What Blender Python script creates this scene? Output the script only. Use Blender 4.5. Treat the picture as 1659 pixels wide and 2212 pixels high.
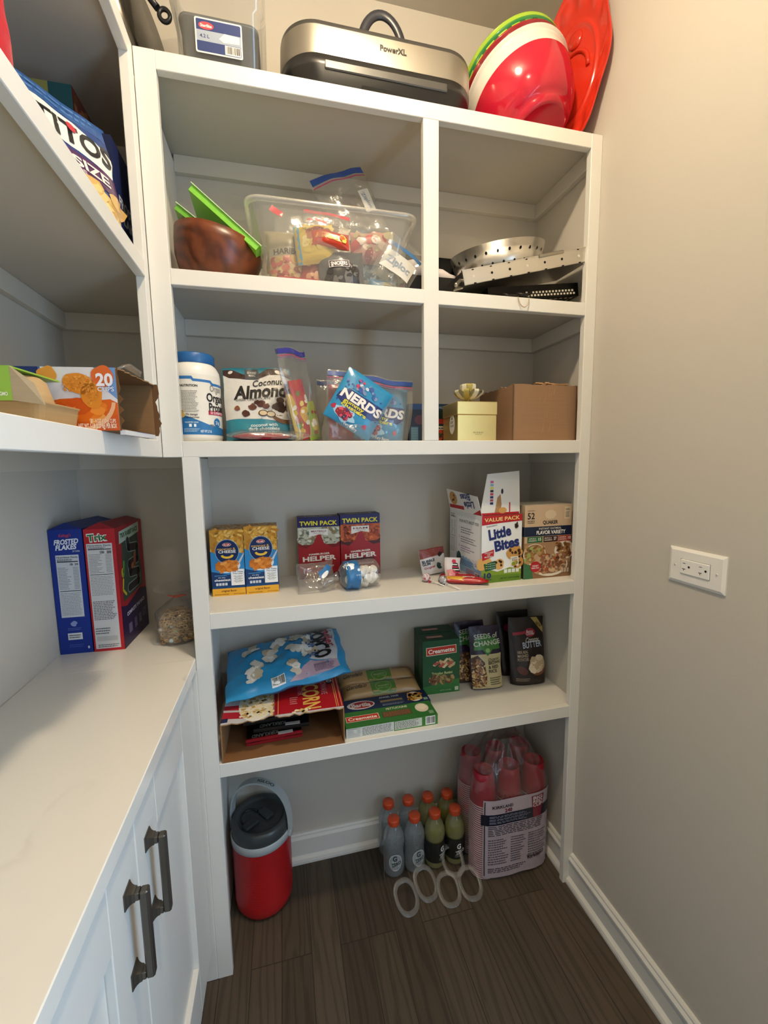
import bpy, math, random
from mathutils import Vector, Matrix, noise
from mathutils.geometry import delaunay_2d_cdt
PI = math.pi
for o in list(bpy.data.objects): bpy.data.objects.remove(o, do_unlink=True)
scene = bpy.context.scene
COL = scene.collection

# ------------------------------------------------------------------ camera, world, lights
cam_d = bpy.data.cameras.new('camera')
cam_d.sensor_fit = 'HORIZONTAL'; cam_d.sensor_width = 36.0
cam_d.lens = 36.0 * 914.5 / 1659.0
cam_d.clip_start = 0.02
cam = bpy.data.objects.new('camera', cam_d); COL.objects.link(cam)
_y, _p, _r = math.radians(13.41), math.radians(-6.7653), math.radians(-0.8435)
_f = Vector((math.sin(_y)*math.cos(_p), math.cos(_y)*math.cos(_p), math.sin(_p)))
_x = Vector((math.cos(_y), -math.sin(_y), 0)); _u = _x.cross(_f)
_x, _u = _x*math.cos(_r)+_u*math.sin(_r), -_x*math.sin(_r)+_u*math.cos(_r)
cam.matrix_world = Matrix(((_x.x, _u.x, -_f.x, .223), (_x.y, _u.y, -_f.y, -1.0757), (_x.z, _u.z, -_f.z, 1.3899), (0, 0, 0, 1)))
scene.camera = cam
scene.view_settings.view_transform = 'Standard'
scene.view_settings.look = 'None'
scene.view_settings.exposure = 0.36
scene.view_settings.gamma = 1.0
scene.view_settings.use_curve_mapping = False
W = bpy.data.worlds.new('world'); scene.world = W; W.use_nodes = True
W.node_tree.nodes['Background'].inputs[0].default_value = (.55, .75, 1, 1)
W.node_tree.nodes['Background'].inputs[1].default_value = .12
# warm ceiling globe, plus an unseen second one added as shelf fill: the glowing globes themselves light the room (built as ceiling_light below)
LAMP, FILL_LAMP = (.44, -.56, 2.675), (.44, -1.42, 2.675)
LAMP_COLOR = (1.0, .82, .57, 1); LAMP_GLOW, FILL_LAMP_GLOW = 350, 85
dd = bpy.data.lights.new('doorway_daylight', 'AREA'); dd.shape = 'RECTANGLE'; dd.size = .75; dd.size_y = 1.6
dd.energy = 18; dd.color = (.53, .75, 1.0)
do = bpy.data.objects.new('doorway_daylight', dd); do.location = (1.27, -1.24, 1.22); do.rotation_euler = (PI/2, 0, math.radians(74))
COL.objects.link(do)

# ------------------------------------------------------------------ materials
def lin(h):
    if not isinstance(h, str): return tuple(h) + (1.0,)
    h = h.lstrip('#')
    c = [int(h[i:i+2], 16)/255 for i in (0, 2, 4)]
    return tuple(((x+.055)/1.055)**2.4 if x > .04045 else x/12.92 for x in c) + (1.0,)
MATS = {}
def newmat(name):
    m = bpy.data.materials.new(name); m.use_nodes = True; MATS[name] = m
    nt = m.node_tree; return m, nt, nt.nodes['Principled BSDF']
def attr_mat(name, rough=.5, metal=0, spec=.5, coat=0, bump=0, bscale=80, alpha=1, mott=0, trans=0, sub=0):
    m, nt, b = newmat(name)
    a = nt.nodes.new('ShaderNodeAttribute'); a.attribute_name = 'Col'
    src = a.outputs['Color']
    tc = nt.nodes.new('ShaderNodeTexCoord')
    if mott:
        n = nt.nodes.new('ShaderNodeTexNoise'); n.inputs['Scale'].default_value = bscale*.35; n.inputs['Detail'].default_value = 4
        nt.links.new(tc.outputs['Object'], n.inputs['Vector'])
        mr = nt.nodes.new('ShaderNodeMapRange'); mr.inputs[1].default_value = .3; mr.inputs[2].default_value = .7
        mr.inputs[3].default_value = 1-mott; mr.inputs[4].default_value = 1+mott*.5
        nt.links.new(n.outputs['Fac'], mr.inputs[0])
        hs = nt.nodes.new('ShaderNodeHueSaturation'); nt.links.new(mr.outputs[0], hs.inputs['Value'])
        nt.links.new(src, hs.inputs['Color']); src = hs.outputs['Color']
    nt.links.new(src, b.inputs['Base Color'])
    b.inputs['Roughness'].default_value = rough; b.inputs['Metallic'].default_value = metal
    b.inputs['Specular IOR Level'].default_value = spec; b.inputs['Coat Weight'].default_value = coat
    if trans: b.inputs['Transmission Weight'].default_value = trans
    if sub: b.inputs['Subsurface Weight'].default_value = sub; b.inputs['Subsurface Scale'].default_value = .01
    if bump:
        n = nt.nodes.new('ShaderNodeTexNoise'); n.inputs['Scale'].default_value = bscale; n.inputs['Detail'].default_value = 3
        nt.links.new(tc.outputs['Object'], n.inputs['Vector'])
        bp = nt.nodes.new('ShaderNodeBump'); bp.inputs['Strength'].default_value = bump; bp.inputs['Distance'].default_value = .004
        nt.links.new(n.outputs['Fac'], bp.inputs['Height']); nt.links.new(bp.outputs['Normal'], b.inputs['Normal'])
    return m
attr_mat('paper', .42, spec=.35)
attr_mat('card', .8, spec=.2, mott=.10, bscale=60)
attr_mat('film', .28, spec=.5, bump=.25, bscale=45)
attr_mat('plastic', .32, spec=.5)
attr_mat('gloss', .14, spec=.5, coat=.3)
attr_mat('matte', .8, spec=.3)
attr_mat('food', .6, spec=.3, bump=.3, bscale=200)
attr_mat('white_paint', .38, spec=.4, bump=.03, bscale=120)
attr_mat('wall_paint', .85, spec=.15, bump=.05, bscale=350)
attr_mat('metal', .28, metal=1, bump=.05, bscale=90)
attr_mat('dark_metal', .38, metal=.85)
attr_mat('gold', .32, metal=.75, spec=.5)
attr_mat('wood_bowl', .35, spec=.5)
def brushed():
    m, nt, b = newmat('brushed')
    a = nt.nodes.new('ShaderNodeAttribute'); a.attribute_name = 'Col'
    tc = nt.nodes.new('ShaderNodeTexCoord'); mp = nt.nodes.new('ShaderNodeMapping'); mp.inputs['Scale'].default_value = (1, 1, 160)
    n = nt.nodes.new('ShaderNodeTexNoise'); n.inputs['Scale'].default_value = 6
    nt.links.new(tc.outputs['Object'], mp.inputs[0]); nt.links.new(mp.outputs[0], n.inputs['Vector'])
    mr = nt.nodes.new('ShaderNodeMapRange'); mr.inputs[3].default_value = .3; mr.inputs[4].default_value = .48
    nt.links.new(n.outputs['Fac'], mr.inputs[0]); nt.links.new(mr.outputs[0], b.inputs['Roughness'])
    nt.links.new(a.outputs['Color'], b.inputs['Base Color']); b.inputs['Metallic'].default_value = .9
brushed()
def clear(name, tint, fac, rough=.12, white=0.0):
    m, nt, b = newmat(name)
    out = nt.nodes['Material Output']; nt.nodes.remove(b)
    tr = nt.nodes.new('ShaderNodeBsdfTransparent'); tr.inputs[0].default_value = tint
    gl = nt.nodes.new('ShaderNodeBsdfGlossy'); gl.inputs['Roughness'].default_value = rough
    lw = nt.nodes.new('ShaderNodeLayerWeight'); lw.inputs['Blend'].default_value = .35
    mr = nt.nodes.new('ShaderNodeMapRange'); mr.inputs[3].default_value = fac; mr.inputs[4].default_value = min(1, fac+.45)
    tc = nt.nodes.new('ShaderNodeTexCoord'); n = nt.nodes.new('ShaderNodeTexNoise'); n.inputs['Scale'].default_value = 28
    n.inputs['Detail'].default_value = 3
    bp = nt.nodes.new('ShaderNodeBump'); bp.inputs['Strength'].default_value = .5 if 'film' in name else .06; bp.inputs['Distance'].default_value = .006
    nt.links.new(tc.outputs['Object'], n.inputs['Vector']); nt.links.new(n.outputs['Fac'], bp.inputs['Height'])
    nt.links.new(bp.outputs[0], gl.inputs['Normal']); nt.links.new(bp.outputs[0], lw.inputs['Normal'])
    mx = nt.nodes.new('ShaderNodeMixShader')
    nt.links.new(lw.outputs['Facing'], mr.inputs[0]); nt.links.new(mr.outputs[0], mx.inputs[0])
    nt.links.new(tr.outputs[0], mx.inputs[1]); nt.links.new(gl.outputs[0], mx.inputs[2])
    last = mx
    if white:
        df = nt.nodes.new('ShaderNodeBsdfTranslucent'); df.inputs[0].default_value = (.85, .85, .82, 1)
        d2 = nt.nodes.new('ShaderNodeBsdfDiffuse'); d2.inputs[0].default_value = (.85, .85, .82, 1)
        ad = nt.nodes.new('ShaderNodeMixShader'); ad.inputs[0].default_value = .5
        nt.links.new(df.outputs[0], ad.inputs[1]); nt.links.new(d2.outputs[0], ad.inputs[2])
        m2 = nt.nodes.new('ShaderNodeMixShader'); m2.inputs[0].default_value = white
        nt.links.new(mx.outputs[0], m2.inputs[1]); nt.links.new(ad.outputs[0], m2.inputs[2]); last = m2
    nt.links.new(last.outputs[0], out.inputs['Surface'])
clear('clear_film', (.95, .95, .94, 1), .06, .14, .09)
clear('clear_bin', (.96, .96, .94, 1), .05, .12, .22)
clear('clear_tub', (.93, .94, .95, 1), .08, .08, .05)
clear('clear_bottle', (.96, .98, .99, 1), .06, .08, .13)
clear('cup_film', (.97, .96, .96, 1), .05, .12, .05)
def emis(name, colr, s):
    m, nt, b = newmat(name); b.inputs['Emission Color'].default_value = colr; b.inputs['Emission Strength'].default_value = s
emis('lamp_glow', LAMP_COLOR, LAMP_GLOW); emis('fill_lamp_glow', LAMP_COLOR, FILL_LAMP_GLOW)
def floor_mat():
    m, nt, b = newmat('oak_floor')
    N = nt.nodes.new; L = nt.links.new
    tc = N('ShaderNodeTexCoord'); mp = N('ShaderNodeMapping'); mp.inputs['Rotation'].default_value = (0, 0, PI/2)
    L(tc.outputs['Object'], mp.inputs[0])
    br = N('ShaderNodeTexBrick'); br.inputs['Scale'].default_value = 1; br.offset = .37; br.offset_frequency = 3
    br.inputs['Brick Width'].default_value = 1.9; br.inputs['Row Height'].default_value = .083
    br.inputs['Mortar Size'].default_value = .0012; br.inputs['Mortar Smooth'].default_value = .2; br.inputs['Bias'].default_value = 0
    br.inputs['Color1'].default_value = lin('#52473b'); br.inputs['Color2'].default_value = lin('#3e362c'); br.inputs['Mortar'].default_value = lin('#2a231b')
    L(mp.outputs[0], br.inputs['Vector'])
    # plank id for offsetting the grain
    mp2 = N('ShaderNodeMapping'); mp2.inputs['Scale'].default_value = (1.0, 9, 1); L(mp.outputs[0], mp2.inputs[0])
    ad = N('ShaderNodeVectorMath'); ad.operation = 'MULTIPLY_ADD'; ad.inputs[1].default_value = (40, 40, 40)
    L(br.outputs['Color'], ad.inputs[0]); L(mp2.outputs[0], ad.inputs[2])
    wn = N('ShaderNodeTexNoise'); wn.inputs['Scale'].default_value = 1.5; wn.inputs['Detail'].default_value = 2; L(ad.outputs[0], wn.inputs['Vector'])
    wv = N('ShaderNodeTexWave'); wv.wave_type = 'BANDS'; wv.bands_direction = 'Y'; wv.inputs['Scale'].default_value = 1.5
    wv.inputs['Distortion'].default_value = 14; wv.inputs['Detail'].default_value = 3; wv.inputs['Detail Scale'].default_value = 1.1
    L(ad.outputs[0], wv.inputs['Vector'])
    mp3 = N('ShaderNodeMapping'); mp3.inputs['Scale'].default_value = (6, 300, 1); L(mp.outputs[0], mp3.inputs[0])
    fn = N('ShaderNodeTexNoise'); fn.inputs['Scale'].default_value = 1; fn.inputs['Detail'].default_value = 5; L(mp3.outputs[0], fn.inputs['Vector'])
    m1 = N('ShaderNodeMapRange'); m1.inputs[1].default_value = .0; m1.inputs[2].default_value = .45; m1.inputs[3].default_value = .70; m1.inputs[4].default_value = 1.0
    L(wv.outputs['Fac'], m1.inputs[0])
    m2 = N('ShaderNodeMapRange'); m2.inputs[1].default_value = .3; m2.inputs[2].default_value = .7; m2.inputs[3].default_value = .88; m2.inputs[4].default_value = 1.14
    L(fn.outputs['Fac'], m2.inputs[0])
    mu = N('ShaderNodeMath'); mu.operation = 'MULTIPLY'; L(m1.outputs[0], mu.inputs[0]); L(m2.outputs[0], mu.inputs[1])
    hs = N('ShaderNodeHueSaturation'); L(br.outputs['Color'], hs.inputs['Color']); L(mu.outputs[0], hs.inputs['Value'])
    L(hs.outputs[0], b.inputs['Base Color']); b.inputs['Roughness'].default_value = .5; b.inputs['Specular IOR Level'].default_value = .35
    bp = N('ShaderNodeBump'); bp.inputs['Strength'].default_value = .25; bp.inputs['Distance'].default_value = .002
    L(mu.outputs[0], bp.inputs['Height']); L(bp.outputs[0], b.inputs['Normal'])
floor_mat()
def quartz_mat():
    m, nt, b = newmat('quartz'); N = nt.nodes.new; L = nt.links.new
    tc = N('ShaderNodeTexCoord')
    n1 = N('ShaderNodeTexNoise'); n1.inputs['Scale'].default_value = 1.7; n1.inputs['Detail'].default_value = 8; n1.inputs['Distortion'].default_value = 1.6
    L(tc.outputs['Object'], n1.inputs['Vector'])
    cr = N('ShaderNodeValToRGB'); e = cr.color_ramp.elements
    e[0].position = .487; e[0].color = (0, 0, 0, 1); e[1].position = .50; e[1].color = (1, 1, 1, 1)
    x = e.new(.513); x.color = (0, 0, 0, 1)
    L(n1.outputs['Fac'], cr.inputs[0])
    n2 = N('ShaderNodeTexNoise'); n2.inputs['Scale'].default_value = 7; L(tc.outputs['Object'], n2.inputs['Vector'])
    c2 = N('ShaderNodeValToRGB'); c2.color_ramp.elements[0].position = .60; c2.color_ramp.elements[1].position = .85; L(n2.outputs['Fac'], c2.inputs[0])
    mu = N('ShaderNodeMath'); mu.operation = 'MULTIPLY'; L(cr.outputs[0], mu.inputs[0]); L(c2.outputs[0], mu.inputs[1])
    mx = N('ShaderNodeMix'); mx.data_type = 'RGBA'; L(mu.outputs[0], mx.inputs[0])
    mx.inputs[6].default_value = lin('#e6e2da'); mx.inputs[7].default_value = lin('#c4bdb2')
    L(mx.outputs[2], b.inputs['Base Color']); b.inputs['Roughness'].default_value = .22
quartz_mat()
def bowl_wood():
    m = MATS['wood_bowl']; nt = m.node_tree; b = nt.nodes['Principled BSDF']; N = nt.nodes.new; L = nt.links.new
    tc = N('ShaderNodeTexCoord'); wv = N('ShaderNodeTexWave'); wv.wave_type = 'RINGS'; wv.rings_direction = 'X'
    wv.inputs['Scale'].default_value = 9; wv.inputs['Distortion'].default_value = 16; wv.inputs['Detail'].default_value = 4; wv.inputs['Detail Scale'].default_value = .9
    L(tc.outputs['Object'], wv.inputs['Vector'])
    cr = N('ShaderNodeValToRGB'); e = cr.color_ramp.elements; e[0].color = lin('#4e2412'); e[1].color = lin('#6d3619')
    L(wv.outputs['Fac'], cr.inputs[0]); L(cr.outputs[0], b.inputs['Base Color'])
bowl_wood()
def corrug():
    m, nt, b = newmat('cardboard'); N = nt.nodes.new; L = nt.links.new
    a = N('ShaderNodeAttribute'); a.attribute_name = 'Col'
    tc = N('ShaderNodeTexCoord'); mp = N('ShaderNodeMapping'); mp.inputs['Scale'].default_value = (1, 1, 60)
    n = N('ShaderNodeTexNoise'); n.inputs['Scale'].default_value = 5; n.inputs['Detail'].default_value = 4
    L(tc.outputs['Object'], mp.inputs[0]); L(mp.outputs[0], n.inputs['Vector'])
    mr = N('ShaderNodeMapRange'); mr.inputs[3].default_value = .88; mr.inputs[4].default_value = 1.08; L(n.outputs['Fac'], mr.inputs[0])
    hs = N('ShaderNodeHueSaturation'); L(a.outputs['Color'], hs.inputs['Color']); L(mr.outputs[0], hs.inputs['Value'])
    L(hs.outputs[0], b.inputs['Base Color']); b.inputs['Roughness'].default_value = .8; b.inputs['Specular IOR Level'].default_value = .2
corrug()

# ------------------------------------------------------------------ mesh builder
class B:
    def __init__(s): s.v = []; s.f = []; s.M = Matrix.Identity(4)
    def add(s, verts, faces, mat='paper', col='#ffffff', smooth=False):
        n = len(s.v); c = lin(col)
        M = s.M; s.v += [tuple(M @ Vector(p)) for p in verts]
        s.f += [(tuple(n+i for i in f), mat, c, smooth) for f in faces]
    def box(s, x0, y0, z0, x1, y1, z1, mat='paper', col='#ffffff', ch=.0):
        if ch <= 0:
            v = [(x, y, z) for z in (z0, z1) for y in (y0, y1) for x in (x0, x1)]
            s.add(v, [(0, 2, 3, 1), (4, 5, 7, 6), (0, 1, 5, 4), (1, 3, 7, 5), (3, 2, 6, 7), (2, 0, 4, 6)], mat, col); return
        c = min(ch, abs(x1-x0)*.45, abs(y1-y0)*.45, abs(z1-z0)*.45)
        V = []; idx = {}
        for iz, z in enumerate((z0, z1)):
            for iy, y in enumerate((y0, y1)):
                for ix, x in enumerate((x0, x1)):
                    dx, dy, dz = (c if ix == 0 else -c), (c if iy == 0 else -c), (c if iz == 0 else -c)
                    for k, p in enumerate(((x, y+dy, z+dz), (x+dx, y, z+dz), (x+dx, y+dy, z))):
                        idx[ix, iy, iz, k] = len(V); V.append(p)
        I = lambda a, b_, c_, k: idx[a, b_, c_, k]
        F = []
        for a in (0, 1):
            q = [I(a, 0, 0, 0), I(a, 1, 0, 0), I(a, 1, 1, 0), I(a, 0, 1, 0)]; F.append(q if a else q[::-1])
            q = [I(0, a, 0, 1), I(1, a, 0, 1), I(1, a, 1, 1), I(0, a, 1, 1)]; F.append(q[::-1] if a else q)
            q = [I(0, 0, a, 2), I(1, 0, a, 2), I(1, 1, a, 2), I(0, 1, a, 2)]; F.append(q if a else q[::-1])
        for a in (0, 1):
            for b_ in (0, 1):
                F.append([I(a, b_, 0, 0), I(a, b_, 1, 0), I(a, b_, 1, 1), I(a, b_, 0, 1)])
                F.append([I(a, 0, b_, 0), I(a, 1, b_, 0), I(a, 1, b_, 2), I(a, 0, b_, 2)])
                F.append([I(0, a, b_, 1), I(1, a, b_, 1), I(1, a, b_, 2), I(0, a, b_, 2)])
                for c_ in (0, 1): F.append([I(a, b_, c_, 0), I(a, b_, c_, 1), I(a, b_, c_, 2)])
        s.add(V, F, mat, col)
    def grid(s, S, nu, nv, mat, col, smooth=True, wrapu=False):
        # S(i/nu, j/nv) -> point
        V = [S(i/nu, j/nv) for j in range(nv+1) for i in range(nu+(0 if wrapu else 1))]
        w = nu if wrapu else nu+1
        F = []
        for j in range(nv):
            for i in range(nu):
                a = j*w+i; b_ = j*w+(i+1) % w if wrapu else a+1
                F.append((a, b_, b_+w, a+w))
        if callable(col):
            n = len(s.v); s.v += [tuple(s.M @ Vector(p)) for p in V]
            for k, f in enumerate(F): s.f.append((tuple(n+i for i in f), mat, lin(col((k % nu)/nu, (k//nu)/nv)), smooth))
        else: s.add(V, F, mat, col, smooth)
    def lathe(s, prof, n=40, mat='plastic', col='#ffffff', smooth=True, cap0=False, cap1=False):
        # prof: list of (r,z[,col])
        base = len(s.v); cur = col
        for p in prof:
            for k in range(n):
                a = 2*PI*k/n; s.v.append(tuple(s.M @ Vector((p[0]*math.cos(a), p[0]*math.sin(a), p[1]))))
        for j in range(len(prof)-1):
            if len(prof[j]) > 2: cur = prof[j][2]
            c = lin(cur)
            for k in range(n):
                k2 = (k+1) % n
                s.f.append(((base+j*n+k, base+j*n+k2, base+(j+1)*n+k2, base+(j+1)*n+k), mat, c, smooth))
        if cap0: s.f.append((tuple(base+k for k in range(n))[::-1], mat, lin(prof[0][2] if len(prof[0]) > 2 else col), False))
        if cap1: s.f.append((tuple(base+(len(prof)-1)*n+k for k in range(n)), mat, lin(cur), False))
    def tube(s, pts, r, n=10, mat='plastic', col='#ffffff', closed=False, flat=1.0, rs=None):
        P = [Vector(p) for p in pts]; m = len(P); base = len(s.v); c = lin(col)
        up0 = None
        for i in range(m):
            t = (P[(i+1) % m]-P[i-1]) if (closed or 0 < i < m-1) else (P[1]-P[0] if i == 0 else P[-1]-P[-2])
            t.normalize()
            if up0 is None:
                a = Vector((0, 0, 1)) if abs(t.z) < .9 else Vector((1, 0, 0))
            else: a = up0
            x = t.cross(a).normalized(); y = x.cross(t).normalized(); up0 = y
            rr = rs[i] if rs else r
            for k in range(n):
                g = 2*PI*k/n; s.v.append(tuple(s.M @ (P[i]+x*rr*math.cos(g)+y*rr*flat*math.sin(g))))
        for i in range(m if closed else m-1):
            i2 = (i+1) % m
            for k in range(n):
                k2 = (k+1) % n; s.f.append(((base+i*n+k, base+i*n+k2, base+i2*n+k2, base+i2*n+k), mat, c, True))
        if not closed:
            s.f.append((tuple(base+k for k in range(n))[::-1], mat, c, False)); s.f.append((tuple(base+(m-1)*n+k for k in range(n)), mat, c, False))
    def prism(s, pts, z0, z1, mat='paper', col='#ffffff', axis='z', smooth=False):
        # outline pts (a,b) extruded along axis
        def mk(a, b_, c_): return (a, b_, c_) if axis == 'z' else ((a, c_, b_) if axis == 'y' else (c_, a, b_))
        n = len(pts); V = [mk(a, b_, z0) for a, b_ in pts]+[mk(a, b_, z1) for a, b_ in pts]
        s.add(V, [tuple(range(n))[::-1], tuple(range(n, 2*n))], mat, col)
        base = len(s.v)-2*n; c = lin(col)
        for k in range(n): s.f.append(((base+k, base+(k+1) % n, base+n+(k+1) % n, base+n+k), mat, c, smooth))
    def ball(s, c, r, mat='food', col='#ffffff', n=10, sq=(1, 1, 1), seed=None, amp=0):
        S = lambda u, v: (lambda d, k: (c[0]+d[0]*r*sq[0]*k, c[1]+d[1]*r*sq[1]*k, c[2]+d[2]*r*sq[2]*k))(
            (math.cos(2*PI*u)*math.sin(PI*v), math.sin(2*PI*u)*math.sin(PI*v), -math.cos(PI*v)),
            1+(amp*noise.noise(Vector((math.cos(2*PI*u)*math.sin(PI*v)*1.7+(seed or 0), math.sin(2*PI*u)*math.sin(PI*v)*1.7, v*3))) if amp else 0))
        s.grid(S, n*2, n, mat, col, True, wrapu=True)
    def build(s, name, parent=None, loc=None, rot=None):
        me = bpy.data.meshes.new(name); me.from_pydata(s.v, [], [f[0] for f in s.f])
        ms = []
        for f in s.f:
            if f[1] not in ms: ms.append(f[1]); me.materials.append(MATS[f[1]])
        at = me.color_attributes.new('Col', 'FLOAT_COLOR', 'CORNER')
        cols = []
        for f in s.f: cols += list(f[2])*len(f[0])
        at.data.foreach_set('color', cols)
        me.polygons.foreach_set('material_index', [ms.index(f[1]) for f in s.f])
        me.polygons.foreach_set('use_smooth', [f[3] for f in s.f])
        me.update()
        o = bpy.data.objects.new(name, me); COL.objects.link(o)
        if parent: o.parent = parent
        if loc: o.location = loc
        if rot: o.rotation_euler = rot
        return o

TEXTS = {}
def glyphs(t, bold):
    k = (t, bold)
    if k not in TEXTS:
        cu = bpy.data.curves.new('t', 'FONT'); cu.body = t; cu.size = 1; cu.offset = bold*.0075; cu.resolution_u = 3
        ob = bpy.data.objects.new('t', cu); me = ob.to_mesh()
        V = [(v.co.x, v.co.y) for v in me.vertices]; F = [tuple(p.vertices) for p in me.polygons]
        ob.to_mesh_clear(); bpy.data.objects.remove(ob); bpy.data.curves.remove(cu)
        if V:
            x0 = min(p[0] for p in V); x1 = max(p[0] for p in V)
            V = [(p[0]-x0, p[1]) for p in V]; w = x1-x0
        else: w = 0
        TEXTS[k] = (V, F, w)
    return TEXTS[k]
class Art:
    """Printing on a surface S(u, v, e): flat shapes laid on it in thin layers."""
    def __init__(s, b, S, mat='paper', eps=.00022, fine=0): s.b, s.S, s.mat, s.eps, s.fine = b, S, mat, eps, fine
    def put(s, V, F, col, L, mat=None):
        s.b.add([s.S(u, v, s.eps*L) for u, v in V], F, mat or s.mat, col, bool(s.fine))
    def poly(s, pts, col, L=1, mat=None):
        if not s.fine: s.put(pts, [tuple(range(len(pts)))], col, L, mat); return
        P = []
        n = len(pts)
        for i in range(n):
            a, c = pts[i], pts[(i+1) % n]; k = max(1, int(math.hypot(c[0]-a[0], c[1]-a[1])/s.fine))
            P += [(a[0]+(c[0]-a[0])*j/k, a[1]+(c[1]-a[1])*j/k) for j in range(k)]
        m = len(P); x0 = min(p[0] for p in P); x1 = max(p[0] for p in P); y0 = min(p[1] for p in P); y1 = max(p[1] for p in P)
        pts2 = [Vector(p) for p in P]
        nx = int((x1-x0)/s.fine); ny = int((y1-y0)/s.fine)
        for i in range(1, nx+1):
            for j in range(1, ny+1):
                q = (x0+(x1-x0)*(i-.5+.25*(j % 2))/nx, y0+(y1-y0)*(j-.5)/ny)
                if inside(q, P): pts2.append(Vector(q))
        r = delaunay_2d_cdt(pts2, [], [list(range(m))], 1, 1e-6)
        s.put([tuple(p) for p in r[0]], [tuple(f) for f in r[2]], col, L, mat)
    def rect(s, u0, v0, u1, v1, col, L=1, mat=None): s.poly([(u0, v0), (u1, v0), (u1, v1), (u0, v1)], col, L, mat)
    def ell(s, cu, cv, ru, rv, col, L=1, rot=0, n=22, amp=0, seed=0, mat=None):
        P = []
        for k in range(n):
            a = 2*PI*k/n; q = 1+amp*noise.noise(Vector((math.cos(a)*1.5+seed*3.1, math.sin(a)*1.5, seed)))*2 if amp else 1
            x, y = ru*q*math.cos(a), rv*q*math.sin(a); P.append((cu+x*math.cos(rot)-y*math.sin(rot), cv+x*math.sin(rot)+y*math.cos(rot)))
        s.poly(P, col, L, mat)
    def text(s, t, cu, cv, h, col, L=3, w=None, bold=1, rot=0, al='C', shear=0, arc=0, mat=None):
        V, F, tw = glyphs(t, bold)
        if not V: return
        sx = h/.72 if w is None else w/tw; sy = h/.72; W_ = tw*sx
        off = {'C': -W_/2, 'L': 0, 'R': -W_}[al]; c, n = math.cos(rot), math.sin(rot)
        out = []
        for x, y in V:
            x2 = x*sx+off+y*sy*shear; y2 = y*sy-h*.5
            if arc: y2 += arc*(1-(2*(x*sx)/W_-1)**2)
            out.append((cu+x2*c-y2*n, cv+x2*n+y2*c))
        s.put(out, F, col, L, mat)
    def lines(s, u0, v0, u1, v1, n, col, L=2, seed=1, dens=.8, fillh=.45):
        R = random.Random(seed); dv = (v1-v0)/n; V = []; F = []
        for i in range(n):
            y = v1-dv*(i+.5); x = u0; end = u1-(u1-u0)*R.random()*(1-dens)
            while x < end:
                w = (u1-u0)*R.uniform(.04, .13); e = min(x+w, end)
                k = len(V); V += [(x, y-dv*fillh/2), (e, y-dv*fillh/2), (e, y+dv*fillh/2), (x, y+dv*fillh/2)]; F.append((k, k+1, k+2, k+3)); x = e+(u1-u0)*.02
        s.put(V, F, col, L)
    def bars(s, u0, v0, u1, v1, col='#151515', bg='#f2f2f0', L=2, seed=1, n=26, vert=False):
        s.rect(u0, v0, u1, v1, bg, L); R = random.Random(seed); V = []; F = []
        a0, a1 = (v0, v1) if vert else (u0, u1); x = a0+(a1-a0)*.06
        while x < a1-(a1-a0)*.06:
            w = (a1-a0)/n*R.choice((.3, .5, .8)); k = len(V)
            q = (u0+(u1-u0)*.1, x, u1-(u1-u0)*.1, x+w) if vert else (x, v0+(v1-v0)*.12, x+w, v1-(v1-v0)*.08)
            V += [(q[0], q[1]), (q[2], q[1]), (q[2], q[3]), (q[0], q[3])]; F.append((k, k+1, k+2, k+3)); x += w+(a1-a0)/n*R.choice((.3, .5, .7))
        s.put(V, F, col, L+1)
    def scatter(s, u0, v0, u1, v1, n, r0, r1, cols, L=2, seed=1, asp=1.5, amp=.2, inside_of=None):
        R = random.Random(seed)
        for i in range(n):
            u, v = R.uniform(u0, u1), R.uniform(v0, v1)
            if inside_of and not inside((u, v), inside_of): continue
            r = R.uniform(r0, r1)
            s.ell(u, v, r*asp, r, R.choice(cols), L+(i % 7)*.3, R.uniform(0, PI), 9, amp, R.random()*30)
    def facts(s, u0, v0, u1, v1, title='Nutrition Facts', L=2, seed=3, bg='#efefec', ink='#2a2a2a', n=22):
        s.rect(u0, v0, u1, v1, bg, L); w = u1-u0; h = v1-v0
        s.text(title, (u0+u1)/2, v1-h*.035, h*.028, ink, L+1, w=w*.9, bold=2)
        s.rect(u0+w*.05, v1-h*.115, u1-w*.05, v1-h*.10, ink, L+1); s.rect(u0+w*.05, v0+h*.42, u1-w*.05, v0+h*.43, ink, L+1)
        s.lines(u0+w*.05, v1-h*.10, u0+w*.8, v1-h*.06, 2, ink, L+1, seed)
        s.lines(u0+w*.05, v0+h*.45, u0+w*.62, v1-h*.19, n//2, '#6a6a6a', L+1, seed+1, .5, .3)
        s.lines(u0+w*.7, v0+h*.45, u1-w*.05, v1-h*.19, n//2, '#6a6a6a', L+1, seed+2, .9, .3)
        s.lines(u0+w*.05, v0+h*.03, u1-w*.05, v0+h*.40, n//2, '#7c7c7c', L+1, seed+3, .9, .3)
def inside(p, P):
    r = False; j = len(P)-1
    for i in range(len(P)):
        if (P[i][1] > p[1]) != (P[j][1] > p[1]) and p[0] < (P[j][0]-P[i][0])*(p[1]-P[i][1])/(P[j][1]-P[i][1])+P[i][0]: r = not r
        j = i
    return r

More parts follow.
